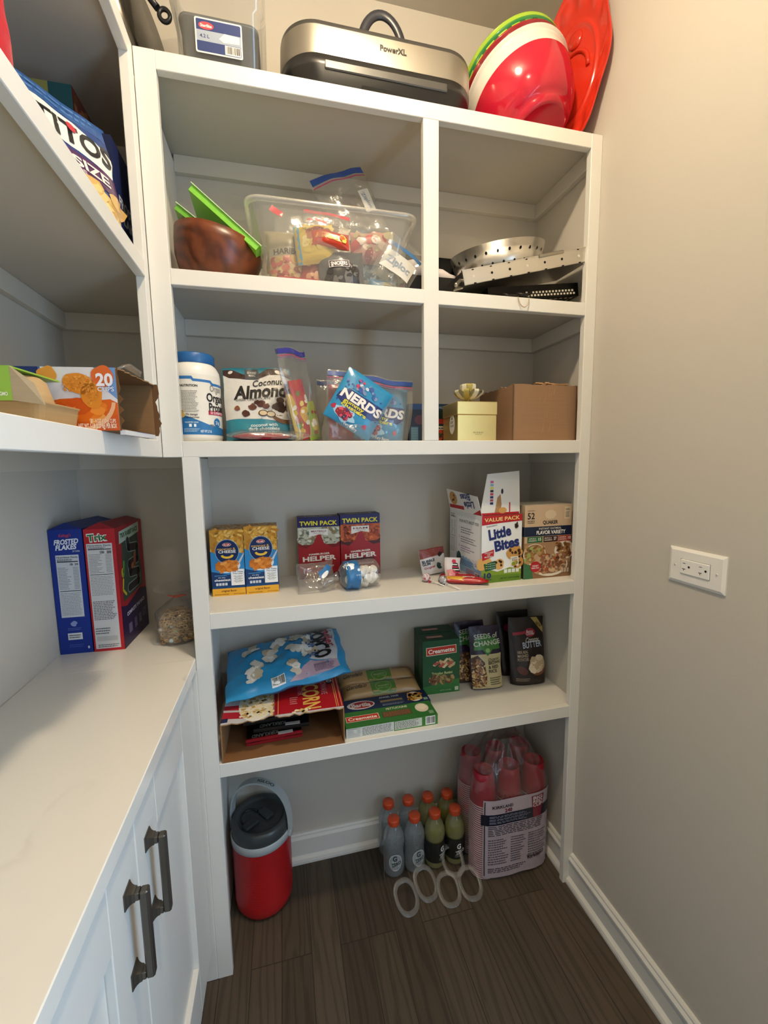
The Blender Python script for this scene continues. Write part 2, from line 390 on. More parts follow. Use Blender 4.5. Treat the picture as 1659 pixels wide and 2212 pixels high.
def tag(o, label=None, cat=None, group=None, kind=None):
    if label: o['label'] = label
    if cat: o['category'] = cat
    if group: o['group'] = group
    if kind: o['kind'] = kind
    return o
def empty(name, loc, rz, label, cat, group=None, rot=None):
    o = bpy.data.objects.new(name, None); o.empty_display_size = .05; COL.objects.link(o); o.location = loc
    o.rotation_euler = rot or (0, 0, rz); return tag(o, label, cat, group)
def struct(name, b): return tag(b.build(name), kind='structure')
def copy_tree(o, parent=None):
    c = o.copy(); COL.objects.link(c); c.parent = parent
    for ch in list(o.children): copy_tree(ch, c)
    return c
def carton(w, d, h, col, arts, mat='paper', ch=.0012, b=None):
    b = b or B(); b.box(0, 0, 0, w, d, h, mat, col, ch)
    SS = {'front': (lambda u, v, e: (u, -e, v), w, h), 'right': (lambda u, v, e: (w+e, u, v), d, h),
          'left': (lambda u, v, e: (-e, d-u, v), d, h), 'top': (lambda u, v, e: (u, v, h+e), w, d)}
    for k, fn in arts.items(): S, a, c = SS[k]; fn(Art(b, S, mat), a, c)
    return b
def pillow_fn(w, h, t, stand=False, seed=0, wr=.004, pu=2.6, edge=0):
    def T(u, v):
        a = max(0, 1-abs(2*u/w-1)**pu)**.6; q = v/h
        g = (max(0, 1-q)**.75*(.8+.2*min(1, q/.08))) if stand else max(0, 1-abs(2*q-1)**3.2)**.6
        n = noise.noise(Vector((u*26+seed, v*26, seed*1.3)))*wr*(.35+.65*a*g)+noise.noise(Vector((u*60+seed, v*60, 4)))*wr*.35
        return t/2*a*g+n*.8+.0008
    def D(u, v):
        if not edge: return u, v
        return u+edge*noise.noise(Vector((v*14, seed, 1)))*(1 if u > w/2 else .6), v+edge*noise.noise(Vector((u*14, seed+5, 2)))
    def F(u, v, e): a, c = D(u, v); return (a, -T(u, v)-e, c)
    def K(u, v, e): a, c = D(u, v); return (a, T(u, v)*.9+.0004+e, c)
    return F, K
def pillow(b, w, h, t, mat, col, stand=False, seed=0, wr=.004, n=22, colb=None, pu=2.6, edge=0, nv=None):
    F, K = pillow_fn(w, h, t, stand, seed, wr, pu, edge); nv = nv or n
    b.grid(lambda i, j: F(i*w, j*h, 0), n, nv, mat, col); b.grid(lambda i, j: K(w-i*w, j*h, 0), n, nv, mat, colb or col)
    for S0, S1 in ((lambda i: F(i*w, 0, 0), lambda i: K(i*w, 0, 0)), (lambda i: K(i*w, h, 0), lambda i: F(i*w, h, 0)),
                   (lambda i: K(0, i*h, 0), lambda i: F(0, i*h, 0)), (lambda i: F(w, i*h, 0), lambda i: K(w, i*h, 0))):
        b.grid(lambda i, j: (S0 if j < .5 else S1)(i), n, 1, mat, colb or col)
    return F, K
# ------------------------------------------------------------------ the setting
ZT, ZA, Z2T, Z2B, Z3T, Z3B, Z4T, Z4B, Z5T, Z5B, ZC = 2.2545, 2.2175, 1.823, 1.7885, 1.4439, 1.4071, 1.0257, .9849, .6243, .5865, .914
XW, XR, YB, YF, CEIL = -.3457, 1.1013, .3036, -1.75, 2.741
XS = -.0427; BT = .019
WALL, WHITE = '#c7c1b6', '#dfddd7'
b = B(); b.box(XW-.1, YF-1.2, -.05, XR+1.0, YB+.1, 0, 'oak_floor', '#ffffff'); struct('floor', b)
b = B(); b.box(XW-.1, YF-.1, CEIL, XR+.1, YB+.1, CEIL+.05, 'wall_paint', WALL); struct('ceiling', b)
b = B(); b.box(XW-.1, YB, 0, XR+.1, YB+.1, CEIL, 'wall_paint', WALL); struct('wall_back', b)
b = B(); b.box(XW-.1, YF, 0, XW, YB, CEIL, 'wall_paint', WALL); struct('wall_left', b)
DY0, DY1 = -1.68, -.88
b = B(); b.box(XR, DY1, 0, XR+.1, YB, CEIL, 'wall_paint', WALL); b.box(XR, YF-.1, 0, XR+.1, DY0, CEIL, 'wall_paint', WALL)
b.box(XR, DY0, 2.10, XR+.1, DY1, CEIL, 'wall_paint', WALL); struct('wall_right', b)
b = B(); b.box(XW-.1, YF-.1, 0, XR, YF, CEIL, 'wall_paint', WALL); struct('wall_front', b)
b = B()
for y0, y1, z0, z1 in ((DY0-.06, DY0, 0, 2.16), (DY1, DY1+.06, 0, 2.16), (DY0, DY1, 2.10, 2.16)): b.box(XR-.015, y0, z0, XR, y1, z1, 'white_paint', WHITE, .003)
struct('trim_1', b)
def skirting(name, y0, y1, fixed, axis):
    # stepped skirting board with a rounded shoe strip at the floor
    prof = [(0, 0), (.024, 0), (.024, .008), (.021, .016), (.014, .022), (.012, .024), (.012, .078), (.016, .081), (.016, .087), (.010, .094), (.010, .099), (.006, .104), (0, .104)]
    b = B(); n = len(prof); V = []
    for e in (y0, y1): V += [((fixed-a, e, z) if axis == 'y' else (e, fixed-a, z)) for a, z in prof]
    b.add(V, [tuple(range(n)), tuple(range(n, 2*n))[::-1]]+[(k, (k+1) % n, n+(k+1) % n, n+k) for k in range(n)], 'white_paint', WHITE)
    struct(name, b)
skirting('baseboard_right', DY1+.061, -.0003, XR, 'y')
skirting('trim_2', .0205, YB-.0245, XR, 'y')
skirting('baseboard_back', .012, XR-.0, YB, 'x')

# ------------------------------------------------------------------ built-in shelving, back wall
P = 'white_paint'
XL, XD1, XD2, XI, XL2, XN, XP = 0.0, .5917, .6321, 1.0672, .0351, -.0031, -.0316
shelving = empty('shelving_unit', (.55, .15, 0), 0, 'tall white built-in open shelving across the back wall, divided in its upper two rows', 'shelving')
def sp(name, *bx, par=None, ch=.0012):
    o = B(); par = par or shelving; l = par.location
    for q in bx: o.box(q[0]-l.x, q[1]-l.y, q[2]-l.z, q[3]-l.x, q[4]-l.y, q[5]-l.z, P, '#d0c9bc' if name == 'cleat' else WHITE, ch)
    return o.build(name, par)
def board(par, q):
    # white top over a body coloured darker to stand in for underside shade
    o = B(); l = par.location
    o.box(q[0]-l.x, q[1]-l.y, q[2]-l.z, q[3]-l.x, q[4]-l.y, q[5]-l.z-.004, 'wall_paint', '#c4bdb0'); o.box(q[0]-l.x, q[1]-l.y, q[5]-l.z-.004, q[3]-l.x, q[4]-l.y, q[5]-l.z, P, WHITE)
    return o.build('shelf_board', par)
sp('stile', (XS, 0, Z3B, XL, BT, ZT)); sp('stile', (XD1, 0, Z3T, XD2, BT, ZA)); sp('stile', (XI, 0, 0, XR-.0002, BT, ZT))
sp('stile', (XN, 0, 0, XL2, BT, Z3B), (XP, 0, 0, XN, BT, ZC-.031))
sp('rail', (XL, .0002, ZA, XI, BT, ZT)); sp('rail', (XL, .0002, Z2B, XI, BT, Z2T)); sp('rail', (XL, .0002, Z3B, XI, BT, Z3T))
sp('rail', (XL2, .0002, Z4B, XI, BT, Z4T)); sp('rail', (XL2, .0002, Z5B, XI, BT, Z5T))
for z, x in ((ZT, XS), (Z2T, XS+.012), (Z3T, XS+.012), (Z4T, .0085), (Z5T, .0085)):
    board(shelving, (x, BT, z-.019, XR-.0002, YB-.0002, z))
for z, x in ((ZT, XS+.012), (Z2T, XS+.012), (Z3T, .0085)):
    sp('cleat', (x, YB-.018, z-.064, XR-.018, YB-.0003, z-.0192)); sp('cleat', (XR-.018, BT, z-.064, XR-.0003, YB-.0003, z-.0192))
sp('side_panel', (XS, BT, Z3T, XS+.012, YB-.0002, ZA)); sp('side_panel', (XN+.0002, BT, .0, .0085, YB-.0002, Z3B))

# ------------------------------------------------------------------ left wall shelving
left_unit = empty('shelving_unit', (-.2, -.6, Z3B), 0, 'white built-in open shelving above the counter along the left wall', 'shelving')
LY = -1.25
q = dict(par=left_unit)
sp('stile', (XS-BT, -.030, Z3B, XS-.0002, -.0002, ZT), **q); sp('stile', (XS-BT, LY, Z3B, XS, LY+.04, ZT), **q)
for z0, z1 in ((ZA, ZT), (Z2B, Z2T), (Z3B, Z3T)): sp('rail', (XS-BT, LY+.04, z0, XS, -.030, z1), **q)
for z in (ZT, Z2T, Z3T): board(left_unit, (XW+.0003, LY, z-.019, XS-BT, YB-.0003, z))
for z in (ZT, Z2T, Z3T):
    sp('cleat', (XW+.0003, YB-.018, z-.064, XS-.002, YB-.0003, z-.0192), **q); sp('cleat', (XW+.0003, LY, z-.064, XW+.018, YB-.018, z-.0192), **q)
sp('side_panel', (XW+.0003, LY, Z3B, XS-BT, LY+.019, ZT-.02), **q)

# ------------------------------------------------------------------ base cabinet, doors and counter
cab = empty('base_cabinet', (-.18, -.6, 0), 0, 'white base cabinet with framed doors and pewter pulls under the pale counter', 'cabinet')
sp('carcass', (XW+.0003, LY, .10, XP, -.0003, ZC-.031), par=cab); sp('toe_kick', (XW+.0003, LY, 0, -.075, -.0003, .0998), par=cab)
CX = -.0126
def pull(par, y, z):
    o = B()
    for zz in (z, z-.127):
        prof = ((.0125, 0), (.0125, .0016), (.0104, .0032), (.0085, .0056), (.0072, .0085), (.0066, .0120)); V = []; F = []
        for a, h in prof: V += [(h, y-a, zz-a), (h, y+a, zz-a), (h, y+a, zz+a), (h, y-a, zz+a)]
        for k in range(len(prof)-1): F += [(4*k+m, 4*k+(m+1) % 4, 4*k+4+(m+1) % 4, 4*k+4+m) for m in range(4)]
        o.add(V, F, 'dark_metal', '#6a645c')
        o.box(.008, y-.0062, zz-.0062,   .0172, y+.0062, zz+.0058, 'dark_metal', '#6a645c', .001)
    o.box(.0170, y-.0068, z-.127-.0062, .0285, y+.0068, z+.0062, 'dark_metal', '#6a645c', .0022)
    return o.build('door_pull', par)
def cab_door(y0, y1, hy, sf=.10, hz=.793):
    o = B(); z0, z1, s = .102, .872, .10; T = .0187
    l = cab.location
    # frame members and the sunken flat panel, local origin on the door's back face
    for q in ((y0, z0, y0+s, z1), (y1-sf, z0, y1, z1), (y0+s, z0, y1-sf, z0+.124), (y0+s, z1-s, y1-sf, z1)):
        o.box(0, q[0], q[1], T, q[2], q[3], P, WHITE, .0015)
    o.box(0, y0+s-.004, z0+.118, T-.0115, y1-sf-.0012, z1-s+.004, P, WHITE)
    # thin dark seam where the panel meets the far stile
    d = o.build('door', cab, loc=(XP+.0002-l.x, -l.y, -l.z))
    pull_o = pull(d, hy, hz); pull_o.location = (T, 0, 0)
cab_door(-.4335, -.010, -.388, .130); cab_door(-.848, -.4365, -.480); cab_door(-1.248, -.851, -.895)
b = B(); b.box(XW+.0003, LY-.01, ZC-.0305, -.0036, -.0005, ZC, 'quartz', '#ffffff', .0015); b.box(XW+.0003, -.0005, ZC-.0305, -.0036, YB-.0003, ZC, 'quartz', '#ffffff')
tag(b.build('countertop'), 'long cream quartz countertop with faint grey veins on the left', 'countertop')
# ------------------------------------------------------------------ ceiling lamp and wall outlet
for LP_, lab_ in ((LAMP, 'round flush ceiling light above the shelving'), (FILL_LAMP, 'added round ceiling light nearer the doorway, fill for the deep shelves')):
    L0 = empty('ceiling_light', (LP_[0], LP_[1], CEIL), 0, lab_, 'ceiling light')
    b = B(); b.lathe([(.070, -.0005), (.098, -.0005), (.098, -.010), (.088, -.014), (.080, -.012)], 48, 'white_paint', WHITE); b.build('trim_ring', L0)
    b = B(); b.lathe([(.078, -.004)]+[(.012+.0*k, -.0) for k in ()]+[(.0165*math.sin(t)+.0, -.012-.004*math.cos(t)) for t in ()]+[(.022, -.006), (.022, -.038)], 40, 'white_paint', WHITE); b.build('socket', L0)
    b = B(); b.M = Matrix.Translation((0, 0, LP_[2]-CEIL)); b.lathe([(.021, .030), (.030, .022), (.046, .012), (.0545, .003), (.055, -.002), (.050, -.010), (.038, -.017), (.020, -.021), (.0005, -.022)][::-1], 40, 'lamp_glow' if LP_ is LAMP else 'fill_lamp_glow'); b.build('globe', L0)

OUT = empty('wall_outlet', (XR, -.3516, 1.1458), 0, 'white wide duplex outlet on the right wall', 'outlet')
b = B()
def ring_plate(hw, hh, x): return [(x, -hw, -hh), (x, hw, -hh), (x, hw, hh), (x, -hw, hh)]
V = ring_plate(.0655, .0405, 0)+ring_plate(.0655, .0405, -.003)+ring_plate(.059, .034, -.0062)+ring_plate(.0345, .0172, -.0062)
b.add(V, [(i, (i+1) % 4, 4+(i+1) % 4, 4+i) for i in range(4)]+[(4+i, 4+(i+1) % 4, 8+(i+1) % 4, 8+i) for i in range(4)]+[(8+i, 8+(i+1) % 4, 12+(i+1) % 4, 12+i) for i in range(4)], 'plastic', '#efebe4')
b.build('face_plate', OUT)
b = B(); b.box(-.0085, -.0335, -.0165, 0, .0335, .0165, 'plastic', '#f2efe9', .0012); S = lambda u, v, e: (-.0085-e, -u, v)
a = Art(b, S, 'plastic')
for cx in (-.017, .0215):
    a.rect(cx-.0105, .0075, cx-.004, .0088, '#15120f', 1); a.rect(cx-.0115, -.0058, cx-.0035, -.0044, '#15120f', 1); a.rect(cx-.0082, -.0092, cx-.0068, -.005, '#15120f', 1.5)
    a.ell(cx+.0045, .0012, .0026, .0026, '#15120f', 1)
b.build('receptacle', OUT)
for yy in (-.0485, .0485):
    b = B(); b.M = Matrix.Translation((-.0062, yy, 0)) @ Matrix.Rotation(-PI/2, 4, 'Y'); b.lathe([(.0001, .0012), (.002, .0010), (.0028, 0)], 16, 'plastic', '#e8e4dc')
    b.box(-.002, -.0003, .0008, .002, .0003, .0014, 'plastic', '#6a655c'); b.build('screw', OUT)
# ================================================================== goods on the fourth shelf down
def crt(name, w, d, h, loc, rz, col, arts, label, cat, group=None, mat='paper', ch=.0012, rot=None):
    o = carton(w, d, h, col, arts, mat, ch).build(name, None, loc, rot or (0, 0, math.radians(rz))); return tag(o, label, cat, group)
PASTA = ['#d9a441', '#c98f2e', '#e8bd66', '#b97a22', '#dcae55']
def mac_front(a, W, H):
    a.rect(0, 0, W, H, '#14477f', 1)
    a.rect(0, H*.62, W, H, '#c08a35', 1.5)
    a.scatter(W*.04, H*.64, W*.96, H*.985, 85, .003, .0045, PASTA, 2, 5, 2.3)
    a.poly([(0, H*.15), (W, H*.15), (W, H*.63), (W*.8, H*.66), (W*.3, H*.62), (0, H*.68)], '#2f86c4', 4.2)
    a.poly([(0, H*.15), (W, H*.15), (W, H*.36), (W*.5, H*.32), (0, H*.38)], '#14386b', 4.5)
    a.ell(W*.5, H*.67, W*.36, H*.185, '#8fb7d8', 5); a.ell(W*.5, H*.67, W*.345, H*.178, '#0f2a5c', 5.5)
    a.ell(W*.5, H*.775, W*.13, H*.026, '#f4f4f2', 6); a.ell(W*.5, H*.775, W*.12, H*.022, '#c2202c', 6.3); a.text('Kraft', W*.5, H*.775, H*.022, '#ffffff', 6.8, W*.17, 2)
    a.text('macaroni &', W*.48, H*.715, H*.034, '#e2b054', 6.5, W*.54, 2); a.text('CHEESE', W*.5, H*.672, H*.042, '#f2f0ea', 6.5, W*.52, 3)
    Pn = []
    for i in range(13): t = PI+PI*i/12; Pn.append((W*.5+W*.19*math.cos(t), H*.615+H*.05*math.sin(t)))
    for i in range(13): t = 2*PI-PI*i/12; Pn.append((W*.5+W*.125*math.cos(t), H*.625+H*.028*math.sin(t)))
    a.poly(Pn, '#f2c544', 7)
    a.ell(W*.52, H*.445, W*.36, H*.095, '#dfe4ea', 7, .12); a.poly([(W*.8, H*.5), (W*.86, H*.48), (W*1.0, H*.62), (W*1.0, H*.65)], '#c9ced6', 7)
    a.ell(W*.48, H*.45, W*.34, H*.085, '#c8762a', 7.5, .1, 20, .25, 3)
    a.scatter(W*.2, H*.39, W*.76, H*.51, 34, .0035, .0055, ['#e08e3a', '#d27c2a', '#eba552', '#c46d20'], 8, 9, 1.9)
    a.text('smmmile,', W*.28, H*.315, H*.022, '#58aee6', 6, W*.38, 1); a.text('it\'s the', W*.3, H*.282, H*.018, '#e8eef4', 6, W*.2, 1); a.text('cheesiest', W*.32, H*.245, H*.035, '#f0f2f4', 6, W*.48, 3)
    a.rect(W*.58, H*.155, W*.98, H*.40, '#eceef0', 8); a.text('The Taste', W*.78, H*.365, H*.022, '#13386f', 9, W*.34, 2, -.08); a.text('You Love', W*.78, H*.335, H*.022, '#13386f', 9, W*.3, 2, -.08)
    for k in range(3): a.text('NO artificial', W*.79, H*.295-k*H*.037, H*.013, '#333b48', 9, W*.26, 2); a.text('flavors', W*.79, H*.278-k*H*.037, H*.011, '#333b48', 9, W*.18, 1)
    for k in range(4): a.rect(W*(.12+.09*k), H*.16, W*(.19+.09*k), H*.2, '#c9d2dd', 6)
    a.rect(0, 0, W, H*.115, '#e6ab34', 6); a.text('original flavor', W*.5, H*.078, H*.03, '#5a1f10', 7, W*.46, 2)
    a.text('MACARONI & CHEESE DINNER', W*.28, H*.025, H*.012, '#3a2a10', 7, W*.42, 1); a.text('NET WT 7.25 OZ (206g)', W*.8, H*.025, H*.012, '#3a2a10', 7, W*.32, 1)
def mac_top(a, W, H): a.rect(0, 0, W, H, '#a57a35', .6); a.scatter(.004, .004, W-.004, H-.004, 90, .003, .0045, ['#c99d55', '#a8793a', '#d9b070', '#8c6330', '#b8b0a0'], 1, 7, 2.3)
mac_arts = {'front': mac_front, 'top': mac_top, 'right': lambda a, W, H: (a.rect(0, 0, W, H, '#123a70', .6), a.facts(W*.12, H*.15, W*.8, H*.7), a.rect(0, H*.72, W, H, '#b98434', .8)),
            'left': lambda a, W, H: (a.rect(0, 0, W, H, '#123a70', .6), a.rect(0, H*.72, W, H, '#b98434', .8), a.lines(W*.1, H*.2, W*.9, H*.6, 16, '#c8d2de', 1))}
crt('macaroni_box', .088, .100, .186, (.0227, .1418, Z4T), -2.2, '#14477f', mac_arts, 'blue macaroni and cheese box, the left one beside the shelf side', 'food box', 'macaroni boxes on the middle shelf')
crt('macaroni_box', .0885, .062, .192, (.1124, .138, Z4T), .2, '#14477f', mac_arts, 'blue macaroni and cheese box, the right one of the pair', 'food box', 'macaroni boxes on the middle shelf')
def helper_front(var, cols, bowl, seed, sub):
    def f(a, W, H):
        a.rect(0, 0, W, H, '#9c1820', 1)
        a.rect(0, H*.84, W, H, '#23205c', 2); a.text('TWIN PACK', W*.5, H*.905, H*.07, '#f0e23a', 3, W*.9, 4)
        a.rect(0, H*.55, W, H*.84, cols[0], 1.5); a.scatter(.004, H*.57, W-.004, H*.82, 130, .003, .006, cols, 2, seed, 1.6)
        a.poly([(0, H*.3), (W, H*.3), (W, H*.52), (W*.82, H*.50), (W*.62, H*.58), (W*.54, H*.72), (W*.46, H*.72), (W*.36, H*.58), (W*.2, H*.50), (0, H*.54)], '#a01a22', 5)
        a.poly([(0, H*.42), (W*.28, H*.5), (W*.32, H*.56), (W*.1, H*.56), (0, H*.60)], bowl, 4.8); a.poly([(W, H*.42), (W*.72, H*.5), (W*.68, H*.56), (W*.9, H*.56), (W, H*.60)], bowl, 4.8)
        a.poly([(W*.27, H*.81), (W*.72, H*.81), (W*.72, H*.70), (W*.52, H*.725), (W*.27, H*.685)], '#e9e6e0', 6)
        a.text(var, W*.5, H*.775, H*.026, '#7a1016', 7, W*.36, 3); a.text('STROGANOFF' if 'MEAT' in var else 'CHEESEBURGER', W*.5, H*.742, H*.011, '#7a1016', 7, W*.26, 1)
        a.text('HAMBURGER', W*.5, H*.405, H*.028, '#f0ece6', 6, W*.5, 4, .03); a.text('HELPER', W*.5, H*.335, H*.075, '#f2eee8', 6, W*.8, 5, .03)
        a.text(sub, W*.62, H*.2, H*.032, '#e8e2da', 6, W*.44, 3); a.rect(0, 0, W, H*.10, '#6d1015', 2)
        a.ell(W*.5, H*.27, W*.36, H*.03, bowl, 5.6) if 'MEAT' not in var else None
    return f
hl = {'top': lambda a, W, H: (a.rect(0, 0, W, H, '#2a1b4c', .6), a.text('TWIN PACK', W/2, H/2, H*.3, '#cfc4a0', 1.5, W*.7, 3)), 'left': lambda a, W, H: (a.rect(0, 0, W, H, '#5b1220', .6), a.lines(W*.1, H*.1, W*.9, H*.8, 24, '#c9b8b0', 1))}
crt('dinner_kit_box', .130, .050, .196, (.262, .248, Z4T), -2, '#7c131c', dict(hl, front=helper_front('MEATBALLS', ['#b9bba6', '#7f8068', '#d6d8c8', '#8f7a5c', '#c9c9b4'], '#7a1a1c', 3, 'STROGANOFF')), 'red twin pack dinner box with pale creamy pasta picture', 'food box', 'twin pack dinner boxes')
crt('dinner_kit_box', .130, .050, .200, (.3945, .2435, Z4T), 3, '#7c131c', dict(hl, front=helper_front('HAM', ['#c05a26', '#a2401a', '#d8743a', '#8c3414', '#b84c22'], '#4a1210', 8, 'LASAGNA')), 'red twin pack dinner box with orange pasta picture', 'food box', 'twin pack dinner boxes')

# open snack cake box with raised flaps
def lb_front(a, W, H):
    a.rect(0, 0, W, H, '#eef0ef', 1)
    a.poly([(0, 0), (W, 0), (W, H*.17), (W*.7, H*.21), (W*.4, H*.16), (0, H*.24)], '#7f9a2c', 2); a.poly([(0, 0), (W, 0), (W, H*.10), (0, H*.12)], '#5f8424', 2.4)
    a.poly([(0, H*.86), (W*.5, H*.885), (W, H*.9), (W, H), (0, H)], '#b8202a', 3); a.text('VALUE PACK', W*.5, H*.945, H*.055, '#f1d78a', 4, W*.88, 3, .03)
    for k, (t, x, y, w_, rr) in enumerate((('Little', .44, .745, .56, .16), ('Bites', .62, .575, .62, .16))): a.text(t, W*x, H*y, H*.15, '#23306e', 5, W*w_, 6, rr)
    a.text('Entenmann\'s', W*.24, H*.85, H*.025, '#4a5070', 5, W*.26, 1, .12)
    a.ell(W*.86, H*.83, W*.06, H*.055, '#d8d5cf', 4); a.ell(W*.86, H*.835, W*.05, H*.045, '#2c1c18', 5, 0, 14, .3, 2)
    a.poly([(0, H*.45), (W*.3, H*.50), (W*.3, H*.40), (W*.02, H*.34)], '#b8202a', 5)
    for k, t in enumerate(('CHOCOLATE', 'CHIP', 'MUFFINS')): a.text(t, W*.17, H*(.455-k*.03), H*.022, '#f2e6dc', 6, W*(.2 if k != 1 else .08), 2, .05)
    a.ell(W*.82, H*.42, W*.21, H*.12, '#d09a52', 4, .2, 24, .12, 4); a.ell(W*.07, H*.3, W*.19, H*.10, '#d9a860', 4, .2, 24, .1, 6); a.ell(W*.9, H*.28, W*.16, H*.09, '#c98f48', 4.3, 0, 24, .1, 8)
    a.scatter(W*.7, H*.34, W*.96, H*.5, 9, .003, .005, ['#3a2218', '#4e2c1c'], 5, 3, 1.3); a.scatter(W*.82, H*.22, W*.98, H*.34, 6, .003, .004, ['#3a2218'], 5.2, 5, 1.3)
    a.ell(W*.43, H*.27, W*.13, H*.08, '#dfb06a', 4.6, .2, 22, .12, 9); a.scatter(W*.34, H*.23, W*.52, H*.32, 6, .0025, .004, ['#3a2218'], 5.2, 6, 1.2)
    a.rect(W*.72, H*.22, W*.93, H*.37, '#e9e4d4', 6); a.text('Little', W*.82, H*.345, H*.02, '#23306e', 7, W*.14, 2, .1); a.text('Bites', W*.83, H*.318, H*.02, '#23306e', 7, W*.14, 2, .1); a.scatter(W*.75, H*.235, W*.9, H*.3, 10, .003, .005, ['#d09a52', '#7f9a2c', '#b8202a'], 6.6, 4)
    a.poly([(W*.05, H*.29), (W*.34, H*.33), (W*.36, H*.21), (W*.09, H*.18)], '#1f5a38', 6)
    for k in range(3): a.rect(W*.10, H*(.285-k*.033), W*.13, H*(.295-k*.033), '#e8e060', 7); a.text('No High Fructose', W*.24, H*(.29-k*.033), H*.013, '#e8efe6', 7, W*.19, 1, .08)
    a.text('10', W*.15, H*.115, H*.075, '#1b2c5e', 5, W*.18, 6); a.text('POUCHES', W*.15, H*.05, H*.02, '#1b2c5e', 5, W*.2, 2)
    for k in range(4): a.rect(W*(.56+.1*k), H*.13, W*(.64+.1*k), H*.185, '#dfe6e0', 5)
    a.text('NET WT 1 LB 0.5 OZ (468g)', W*.72, H*.055, H*.022, '#26441c', 5, W*.48, 2)
def lb_left(a, W, H):
    a.rect(0, 0, W, H, '#d9dde2', 1); a.rect(W*.03, H*.3, W*.2, H*.97, '#e6e6e4', 2); a.facts(W*.03, H*.3, W*.2, H*.97, 'Nutrition', 2.5, 4, '#e2e3e4')
    a.poly([(W*.24, H*.04), (W, 0), (W, H*.18), (W*.6, H*.3), (W*.24, H*.34)], '#8fb4d4', 2)
    wv = [(W*(.26+.7*i/14), H*(.93+.012*(-1)**i)) for i in range(15)]+[(W*(.96-.7*i/14), H*(.30+.012*(-1)**i)) for i in range(15)]
    a.poly(wv, '#eceef0', 3); a.text('3 FUN FACTS ABOUT YOU!', W*.62, H*.86, H*.045, '#3c3f48', 4, W*.6, 2)
    for k in range(3): a.text(str(k+1), W*.33, H*(.75-k*.145), H*.04, '#c06a80', 4, None, 2); a.lines(W*.38, H*(.66-k*.145), W*.86, H*(.77-k*.145), 3, ['#4a4e58', '#4a4e58', '#8a5a9a'][k], 4, k, .6, .3)
    a.ell(W*.32, H*.24, W*.08, H*.12, '#1f4a52', 4); a.lines(W*.42, H*.16, W*.78, H*.26, 4, '#3f6aa0', 4, 8); a.ell(W*.86, H*.24, W*.075, H*.06, '#dce6ee', 4); a.text('GO', W*.86, H*.24, H*.05, '#6a86a8', 5, None, 3)
    a.rect(W*.05, 0, W*.6, H*.06, '#c9ccd2', 3); a.bars(W*.82, H*.02, W*.96, H*.13, L=4); a.lines(W*.55, H*.03, W*.8, H*.14, 6, '#c06060', 4)
b = B(); w, d, h, t = .137, .205, .203, .0008
for q in ((0, 0, 0, w, t, h), (0, d-t, 0, w, d, h), (0, 0, 0, t, d, h), (w-t, 0, 0, w, d, h), (0, 0, 0, w, d, t)): b.box(*q, 'paper', '#b9a98c')
lb_front(Art(b, lambda u, v, e: (u, -e, v)), w, h); lb_left(Art(b, lambda u, v, e: (-e, d-u, v)), d, h)
LB = tag(b.build('snack_cake_box', None, (.7833, .046, Z4T), (0, 0, math.radians(4.2))), 'open white snack muffin box with raised flaps and green base', 'food box')
b = B(); Sf = lambda u, v, e: (u+v*.12, .012-e+v*.18, h+v)
Fp = [(0, 0), (w, 0), (w*.97, .128), (w*.16, .12)]
b.add([Sf(u, v, e) for e in (0, -.0008) for u, v in Fp], [(0, 1, 2, 3), (7, 6, 5, 4), (0, 4, 5, 1), (1, 5, 6, 2), (2, 6, 7, 3), (3, 7, 4, 0)], 'paper', '#dfe0df')
a = Art(b, Sf); a.rect(0, 0, w*.98, .006, '#b8202a', 1)
for k, c in enumerate(('#23306e', '#b05060', '#23306e', '#c8485a', '#2c2c30', '#d8d060', '#7ab0c8', '#c860a0')): a.rect(w*.24, .03+k*.009, w*.32, .037+k*.009, c, 1)
a.poly([(w*.36, .006), (w*.42, .05), (w*.5, .06), (w*.53, .03), (w*.5, .006)], '#a8835a', 1); a.ell(w*.56, .012, .014, .009, '#c99a58', 1.5); a.ell(w*.54, .068, .004, .008, '#1c2434', 1.5); a.rect(w*.72, .006, w*.75, .035, '#a8202a', 1)
b.build('top_flap', LB)
b = B(); Sl = lambda u, v, e: (-e-v*.22, d-u, h+v*.97)
Fp = [(0, 0), (d, 0), (d*.97, .058), (.004, .072)]
b.add([Sl(u, v, e) for e in (0, -.0008) for u, v in Fp], [(0, 1, 2, 3), (7, 6, 5, 4), (0, 4, 5, 1), (1, 5, 6, 2), (2, 6, 7, 3), (3, 7, 4, 0)], 'paper', '#e6e6e4')
a = Art(b, Sl); a.ell(d*.2, .042, .026, .022, '#c99a58', 1); a.scatter(d*.12, .03, d*.28, .055, 7, .002, .004, ['#3a2218'], 2, 4, 1.2); a.rect(.006, .008, d*.5, .02, '#b8202a', 1.5); a.poly([(d, 0), (d*.75, 0), (d*.98, .018)], '#b8202a', 1.5)
a.text('Little', d*.68, .026, .022, '#23306e', 2, d*.3, 4, PI+.1); a.text('Bites', d*.6, .05, .022, '#23306e', 2, d*.3, 4, PI+.1)
b.build('side_flap', LB)

